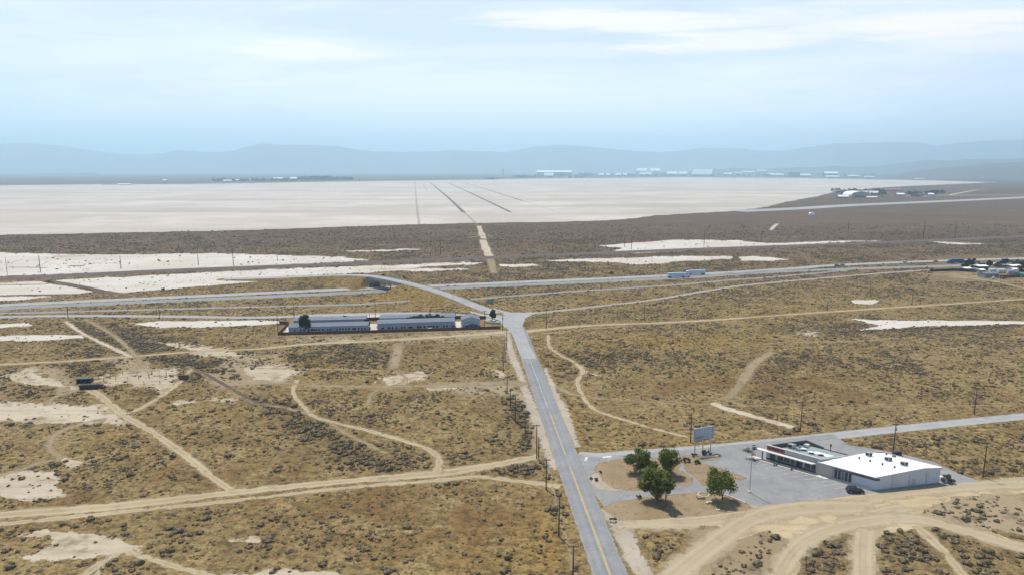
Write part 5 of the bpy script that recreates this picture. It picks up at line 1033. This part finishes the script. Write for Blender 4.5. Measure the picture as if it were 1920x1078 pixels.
for i, (u0, u1, vt, vb, t) in enumerate([(1803, 1815, 488, 503, 'dark tree hiding the blue truck'), (1813, 1830, 484, 501, 'biggest dark tree at the left of the settlement'), (1849, 1860, 487, 504, 'narrow dark tree in the middle of the settlement'), (1863, 1876, 493, 501, 'low olive tree between the narrow tree and the pole'), (1876, 1890, 486, 500, 'dark tree behind the middle camper'),
                                          (1893, 1914, 486, 500, 'wide olive tree behind the rightmost camper'), (1910, 1930, 489, 514, 'dark green tree cut by the right picture edge'), (1834, 1846, 493, 503, 'small tree in front of the dark house')]):
    tree('yard_tree', (u0+u1)/2, vb, (u0, u1, vt, vb-1.5), t+' among the settlement', 70+i, m='dark_leaf' if i not in (3, 5) else 'grey_leaf', n=800, lumps=9, size=.42, group='trees in the settlement')
for i, (u0, u1, vt, vb, t) in enumerate([(1738, 1748, 357.5, 365, 'left'), (1746, 1754, 357, 365, 'middle'), (1753, 1760, 356.5, 365.5, 'right, tallest')]):
    tree('dark_tree', (u0+u1)/2, vb, (u0, u1, vt, vb-.5), 'dark green tree on the near airfield, %s of the three' % t, 90+i, m='dark_leaf', n=500, lumps=7, size=1.6, trunk_r=.8)
for i, (u, v) in enumerate([(758, 522), (1146, 515), (306, 545), (720, 519)]):
    zz = float(emb_h(np.array([at(u, v).x]), np.array([at(u, v).y]))[0]) if i in (0, 3) else 0
    tree('dark_shrub', u, v, (u-5, u+5, v-6, v), ['dark shrub above the bridge crest', 'dark shrub beyond the freeway, middle right', 'dark shrub left of the overpass beside the freeway', 'dark shrub at the overpass crest'][i], 95+i, m='dark_leaf', n=300, lumps=4, size=.4, cat='shrub', trunk_r=.05, z0=zz)

gg = random.Random(4)
for i in range(12):
    u = 1836+i*9.5+gg.uniform(-3, 3); v = gg.uniform(494, 503)
    tree('yard_tree', u, v, (u-gg.uniform(3, 6), u+gg.uniform(3, 6), v-gg.uniform(5, 9), v-1), 'small dark tree in the far row behind the settlement campers', 140+i, m='dark_leaf' if i % 3 else 'grey_leaf', n=260, lumps=6, size=.45, group='small trees behind the campers')
for u0, u1, vt, vb, w_, r_, t in [(1862, 1874, 494, 499.5, 'far_wall', 'far_roof', 'small shed with pale roof behind the campers, left one'), (1880, 1892, 496, 502, 'grey_paint', 'motel_roof', 'small grey shed between the campers and the rear trees'), (1838, 1848, 505, 511, 'far_wall', 'far_roof', 'little pale-roofed shed left of the campers'), (1826, 1835, 503, 508.5, 'stucco', 'motel_roof', 'tan shed right of the small blue house'), (1899, 1916, 503.5, 509.5, 'house_wall', 'far_roof', 'grey shed with pale roof beside the rightmost camper'), (1915, 1932, 505, 511, 'stucco', 'far_roof', 'tan house partly cut by the right picture edge')]:
    box_home(u0, u1, vt, vb, 6, M[w_], M[r_], t, 'shed', 'shed')
# distant rows of trees round the far town: one mass
C = []
g = np.random.default_rng(5)
for (u0, u1, v0, v1, n, s) in [(1100, 1640, 326, 331, 420, 9), (1340, 1640, 321.5, 326, 500, 11), (560, 620, 336.5, 339, 120, 10), (400, 560, 339, 341, 90, 6), (960, 1100, 330, 334, 80, 6), (620, 660, 337, 338.5, 30, 8), (1200, 1300, 324, 327, 80, 9), (1700, 1780, 360, 366, 40, 2.5), (1560, 1660, 358, 368, 60, 2.5)]:
    for _ in range(n):
        p = at(g.uniform(u0, u1), g.uniform(v0, v1)); C.append((p.x, p.y, s*.9, s*g.uniform(1.2, 3)))
V, F, t = leaf_cloud(C, 40000, 9, 77, .7); V[:, 2] = np.abs(V[:, 2])
o = link_mesh('distant_trees', np_mesh('distant_trees', V, F, {'tint': t}), M['dark_leaf']); tag(o, 'far dark rows of trees around the town and airfields beyond the dry lake', 'trees', kind='stuff')

# ---------------------------------------------------------------- desert scrub
_b = bmesh.new()
def ico(sub):
    bm = bmesh.new(); bmesh.ops.create_icosphere(bm, subdivisions=sub, radius=1); V = np.array([v.co[:] for v in bm.verts]); F = np.array([[v.index for v in f.verts] for f in bm.faces]); bm.free(); return V, F
_b.free()
def shrub_template(seed, nl, core_sub, leaf):
    """unit shrub: broken lumpy mound with twig-like cards round it"""
    g = np.random.default_rng(seed); V, F = ico(core_sub)
    V = V*(1+.25*g.normal(size=(len(V), 1)))*np.array([.62, .62, .40]); V[:, 2] = np.maximum(V[:, 2]+.22, -.03); T = np.full(len(V), .25)+.25*V[:, 2]
    if nl:
        cs = [(g.uniform(-.6, .6), g.uniform(-.6, .6), g.uniform(.1, .42), g.uniform(.26, .46)) for _ in range(8)]
        v, f, t = leaf_cloud(cs, nl, leaf, seed, .8); v[:, 2] = np.abs(v[:, 2]); tri = np.concatenate([f[:, [0, 1, 2]], f[:, [0, 2, 3]]])+len(V)
        V = np.concatenate([V, v]); F = np.concatenate([F, tri]); T = np.concatenate([T, t])
    return V, F, T
def density(U, Vv, Xw, Yw):
    DK = np.maximum(blobs(U, Vv, Z_DARK), bands(U, Vv)); base = (.85 + 1.3*DK**1.3)*np.clip(1.25-(Yw-560)/500, .25, 1) - .15*blobs(U, Vv, Z_RUST) - .15*blobs(U, Vv, Z_YEL)
    cl = fbm(Xw, Yw, 38, 4); cl2 = fbm(Xw+500, Yw, 7, 2); return np.clip(base*np.maximum(np.clip((cl-.27)*3.0, .5, 1.4), DK*1.2)*np.clip((cl2-.25)*2.6, .2, 1.7), 0, 1)
N0 = 1250000; Yr = np.sqrt(RNG.uniform(95**2, 1150**2, N0)); Xr = RNG.uniform(-1, 1, N0)*(Yr*.86+25)
# fewer candidates with distance
DENS0 = .85; area = (1150**2-95**2)*.86 + 50*(1150-95); keepf = min(1, DENS0*area/N0)
keep = RNG.random(N0) < keepf*np.clip(1.3-Yr/1000, .25, 1)
Xr, Yr = Xr[keep], Yr[keep]; P3 = np.stack([Xr, Yr, np.zeros(len(Xr))], 1); U, Vv = to_px(P3)
ok = RNG.random(len(Xr)) < density(U, Vv, Xr, Yr); Xr, Yr, U, Vv = Xr[ok], Yr[ok], U[ok], Vv[ok]
bad = np.zeros(len(Xr), bool); Q = np.stack([U, Vv], 1)
for P, kp in KEEP_POLY:
    bx = (U > P[:, 0].min()-3) & (U < P[:, 0].max()+3) & (Vv > P[:, 1].min()-3) & (Vv < P[:, 1].max()+3)
    idx = np.where(bx)[0]
    if len(idx): ins = inside(Q[idx], P) & (RNG.random(len(idx)) < kp); bad[idx] |= ins
QW = np.stack([Xr, Yr], 1)
for C2, hw in KEEP_RIB:
    bx = (Xr > C2[:, 0].min()-hw-2) & (Xr < C2[:, 0].max()+hw+2) & (Yr > C2[:, 1].min()-hw-2) & (Yr < C2[:, 1].max()+hw+2)
    idx = np.where(bx & ~bad)[0]
    if len(idx): bad[idx] |= seg_dist(QW[idx], C2) < hw+.7
# building footprints
for (s0_, s1_, r0_, r1_) in [(-5, 36, -4, 23)]:
    d = QW-np.array([A0.x, A0.y]); det = VA.x*VB.y-VA.y*VB.x; s = (d[:, 0]*VB.y-d[:, 1]*VB.x)/det; r = (VA.x*d[:, 1]-VA.y*d[:, 0])/det
    bad |= (s > s0_) & (s < s1_) & (r > r0_) & (r < r1_)
bad |= inside(Q, np.array([(515, 632), (945, 620), (945, 588), (880, 590), (540, 594)]))
bad |= inside(Q, np.array([(1740, 528), (1760, 480), (1990, 480), (1990, 528)]))
bad |= inside(Q, np.array([(138, 733), (190, 733), (200, 706), (140, 704)]))
Xr, Yr, U, Vv = Xr[~bad], Yr[~bad], U[~bad], Vv[~bad]
dk = np.maximum(blobs(U, Vv, Z_DARK), bands(U, Vv)); ru = blobs(U, Vv, Z_RUST)
size = np.exp(RNG.normal(-.78, .44, len(Xr)))*(1+.8*dk-.2*ru); size = np.clip(size, .2, 1.5)*np.clip(1+(Yr-400)/900, 1, 1.5)
zz = emb_h(Xr, Yr)
# the 300 that show largest stand as single plants
vis = (U > 4) & (U < 1916) & (Vv < 1074); score = np.where(vis, size/Yr, 0); order = np.argsort(-score); top = order[:300]; rest = order[300:]
ZN = [(lambda u, v: u > 1480 and v > 985, 'grey-brown desert shrub in the scrub between the dirt tracks at the lower right', 'shrubs between the lower right tracks'),
      (lambda u, v: u > 1140 and v > 900, 'grey-brown desert shrub on the bare ground around the graded dirt lot', 'shrubs around the dirt lot'),
      (lambda u, v: u > 960 and v > 850, 'desert shrub in the strip of scrub close beside the main road', 'shrubs beside the main road'),
      (lambda u, v: u > 1000, 'desert shrub in the open scrub right of the main road', 'shrubs right of the main road'),
      (lambda u, v: v > 990 and u < 420, 'olive-grey desert shrub around the bleached clay at the lower left', 'shrubs at the lower left'),
      (lambda u, v: v > 920, 'desert shrub in the rusty field below the long dirt road', 'shrubs in the rusty field'),
      (lambda u, v: u < 430, 'desert shrub in the scrub left of the diagonal track', 'shrubs left of the diagonal track'),
      (lambda u, v: True, 'dark desert shrub in the scrub above the long dirt road', 'shrubs above the long dirt road')]
tm = []
for i in range(6):
    V, F, T = shrub_template(100+i, 240, 2, .12); tm.append(np_mesh('desert_shrub', V, F, {'tint': T})); tm[-1].materials.append(M['shrub'])
for i in top:
    o = bpy.data.objects.new('desert_shrub', tm[int(RNG.integers(6))]); COL.objects.link(o); s = float(size[i])
    o.location = (Xr[i], Yr[i], zz[i]); o.rotation_euler = (0, 0, float(RNG.uniform(0, 6.28))); o.scale = (s, s*float(RNG.uniform(.8, 1.2)), s*float(RNG.uniform(.7, 1.1)))
    for fn, lb, gr in ZN:
        if fn(U[i], Vv[i]): tag(o, lb, 'shrub', gr); break
def merged(name, idx, temps, label):
    Vs, Fs, Ts, base = [], [], [], 0; pick = RNG.integers(len(temps), size=len(idx))
    for k, (V, F, T) in enumerate(temps):
        ii = idx[pick == k]; n = len(ii)
        if not n: continue
        a = RNG.uniform(0, 6.28, n); s = size[ii]; ca, sa = np.cos(a), np.sin(a); sx = RNG.uniform(.85, 1.2, n); sz = RNG.uniform(.6, 1.1, n)
        x = V[None, :, 0]*sx[:, None]; y = V[None, :, 1]
        W3 = np.stack([(x*ca[:, None]-y*sa[:, None])*s[:, None]+Xr[ii][:, None], (x*sa[:, None]+y*ca[:, None])*s[:, None]+Yr[ii][:, None], V[None, :, 2]*(s*sz)[:, None]+zz[ii][:, None]], -1)
        Vs.append(W3.reshape(-1, 3)); Fs.append((F[None]+(np.arange(n)*len(V))[:, None, None]+base).reshape(-1, 3)); base += n*len(V)
        Ts.append(np.clip(T[None, :]+RNG.normal(.02, .26, n)[:, None], 0, 1).ravel())
    o = link_mesh(name, np_mesh(name, np.concatenate(Vs), np.concatenate(Fs), {'tint': np.concatenate(Ts)}), M['shrub']); tag(o, label, 'scrub', kind='stuff')
near = rest[Yr[rest] < 330]; midd = rest[(Yr[rest] >= 330) & (Yr[rest] < 560)]; farr = rest[Yr[rest] >= 560]
merged('scrub', near, [shrub_template(200+i, 34, 1, .17) for i in range(5)], 'low desert scrub covering the near ground')
merged('scrub', midd, [shrub_template(220+i, 6, 1, .25) for i in range(4)], 'low desert scrub covering the middle distance')
merged('scrub', farr, [shrub_template(240+i, 3, 1, .35) for i in range(4)], 'low desert scrub covering the far plain')
print('SHRUBS', len(near), len(midd), len(farr))

# dry grass tufts on the near ground: uncountable
n = 52000; Yg = np.sqrt(RNG.uniform(95**2, 330**2, n)); Xg = RNG.uniform(-1, 1, n)*(Yg*.82+10); Ug, Vg = to_px(np.stack([Xg, Yg, Xg*0], 1)); bad = np.zeros(n, bool); Qg = np.stack([Ug, Vg], 1)
for P, kp in KEEP_POLY:
    idx = np.where((Ug > P[:, 0].min()) & (Ug < P[:, 0].max()) & (Vg > P[:, 1].min()) & (Vg < P[:, 1].max()))[0]
    if len(idx): bad[idx] |= inside(Qg[idx], P) & (RNG.random(len(idx)) < kp)
for C2, hw in KEEP_RIB:
    idx = np.where(~bad & (Xg > C2[:, 0].min()-hw) & (Xg < C2[:, 0].max()+hw) & (Yg > C2[:, 1].min()-hw) & (Yg < C2[:, 1].max()+hw))[0]
    if len(idx): bad[idx] |= seg_dist(np.stack([Xg, Yg], 1)[idx], C2) < hw
Xg, Yg = Xg[~bad], Yg[~bad]; n = len(Xg); ht = RNG.uniform(.05, .2, n); an = RNG.uniform(0, 3.14, n); wd = RNG.uniform(.08, .26, n)
dx, dy = np.cos(an)*wd, np.sin(an)*wd; z0 = np.zeros(n)
V = np.stack([np.stack([Xg-dx, Yg-dy, z0], 1), np.stack([Xg+dx, Yg+dy, z0], 1), np.stack([Xg+dy*.8, Yg-dx*.8, z0], 1), np.stack([Xg+dx*.2, Yg+dy*.3, ht], 1)], 1).reshape(-1, 3)
i4 = np.arange(n)*4; F = np.concatenate([np.stack([i4, i4+1, i4+3], 1), np.stack([i4+1, i4+2, i4+3], 1), np.stack([i4+2, i4, i4+3], 1)])
M['dry_grass'] = leaf_mat('dry_grass', (.15, .11, .055), (.26, .19, .095))
o = link_mesh('dry_grass', np_mesh('dry_grass', V, F, {'tint': np.repeat(RNG.random(n), 4)}), M['dry_grass']); tag(o, 'short dry grass tufts between the shrubs', 'grass', kind='stuff')

# small things on the lower island
p = at(1329, 943); o = MB().box(-.9, .9, -.25, .25, .4, .5).box(-.8, -.6, -.25, .25, 0, .4).box(.6, .8, -.25, .25, 0, .4).build('concrete_bench', M['concrete']); o.location = p; o.rotation_euler = (0, 0, rad(20)); tag(o, 'small pale concrete bench left of the lone flat-topped pine', 'bench')
p = at(1315, 935); o = MB().box(-1.1, 1.1, -.12, .12, 0, .3).box(-1.1, -.9, .12, 1.1, 0, .3).box(.9, 1.1, .12, 1.1, 0, .3).build('timber_edging', M['pole_wood']); o.location = p; tag(o, 'low dark timber edging on the lower island', 'edging')
p = at(1319, 927.5); b = MB()
for i in range(14):
    a0, a1 = 2*math.pi*i/14, 2*math.pi*(i+1)/14; b.tube((1.5*math.cos(a0), 1.5*math.sin(a0), .15), (1.5*math.cos(a1), 1.5*math.sin(a1), .15), .16, n=6)
o = b.build('planter_ring', M['concrete']); o.location = p; tag(o, 'low round planter ring on the lower island', 'planter')
p = at(1346, 956); o = MB().box(-.5, .5, -.3, .3, 0, .35).build('pale_rock', M['concrete'], bevel=.12); o.location = p; tag(o, 'small pale rock near the lower edge of the lower island', 'rock')
p = at(1765, 900); o = MB().box(-.6, .6, -.5, .5, 0, 1.3).tube((.8, 0, .5), (3.4, .3, .5), .3, n=8).build('white_tank', M['white_paint'], bevel=.12); o.location = p; tag(o, 'white tank at the right corner of the white metal building', 'tank')
p = at(1683, 853); o = MB().box(-1.5, 1.0, -.6, .6, .1, 1.3).box(-1.6, 1.1, -.7, .7, 1.3, 1.4).build('waste_bin', M['ac_dark'], bevel=.05); o.location = p; tag(o, 'dark waste bin behind the white metal building at the utility pole', 'bin')
wall_run('kerb_rail', [(1352, 925), (1375, 933), (1398, 943)], .25, M['concrete'], 'low concrete kerb along the right side of the lower island', cat='kerb', posts=30, th=.25)

# ---------------------------------------------------------------- air
m = bpy.data.materials.new('haze'); m.use_nodes = True; N = NT(m.node_tree); N.n.clear(); o_ = N.new('ShaderNodeOutputMaterial'); pv = N.new('ShaderNodeVolumePrincipled')
pv.inputs['Color'].default_value = HAZE_COL; pv.inputs['Density'].default_value = HAZE_D; pv.inputs['Anisotropy'].default_value = .2
N.l.new(pv.outputs[0], o_.inputs['Volume'])
h = MB().box(-27000, 27000, -1500, 27000, -8, 1060).build('haze', m); tag(h, 'pale blue haze over the desert plain', 'haze', kind='stuff')
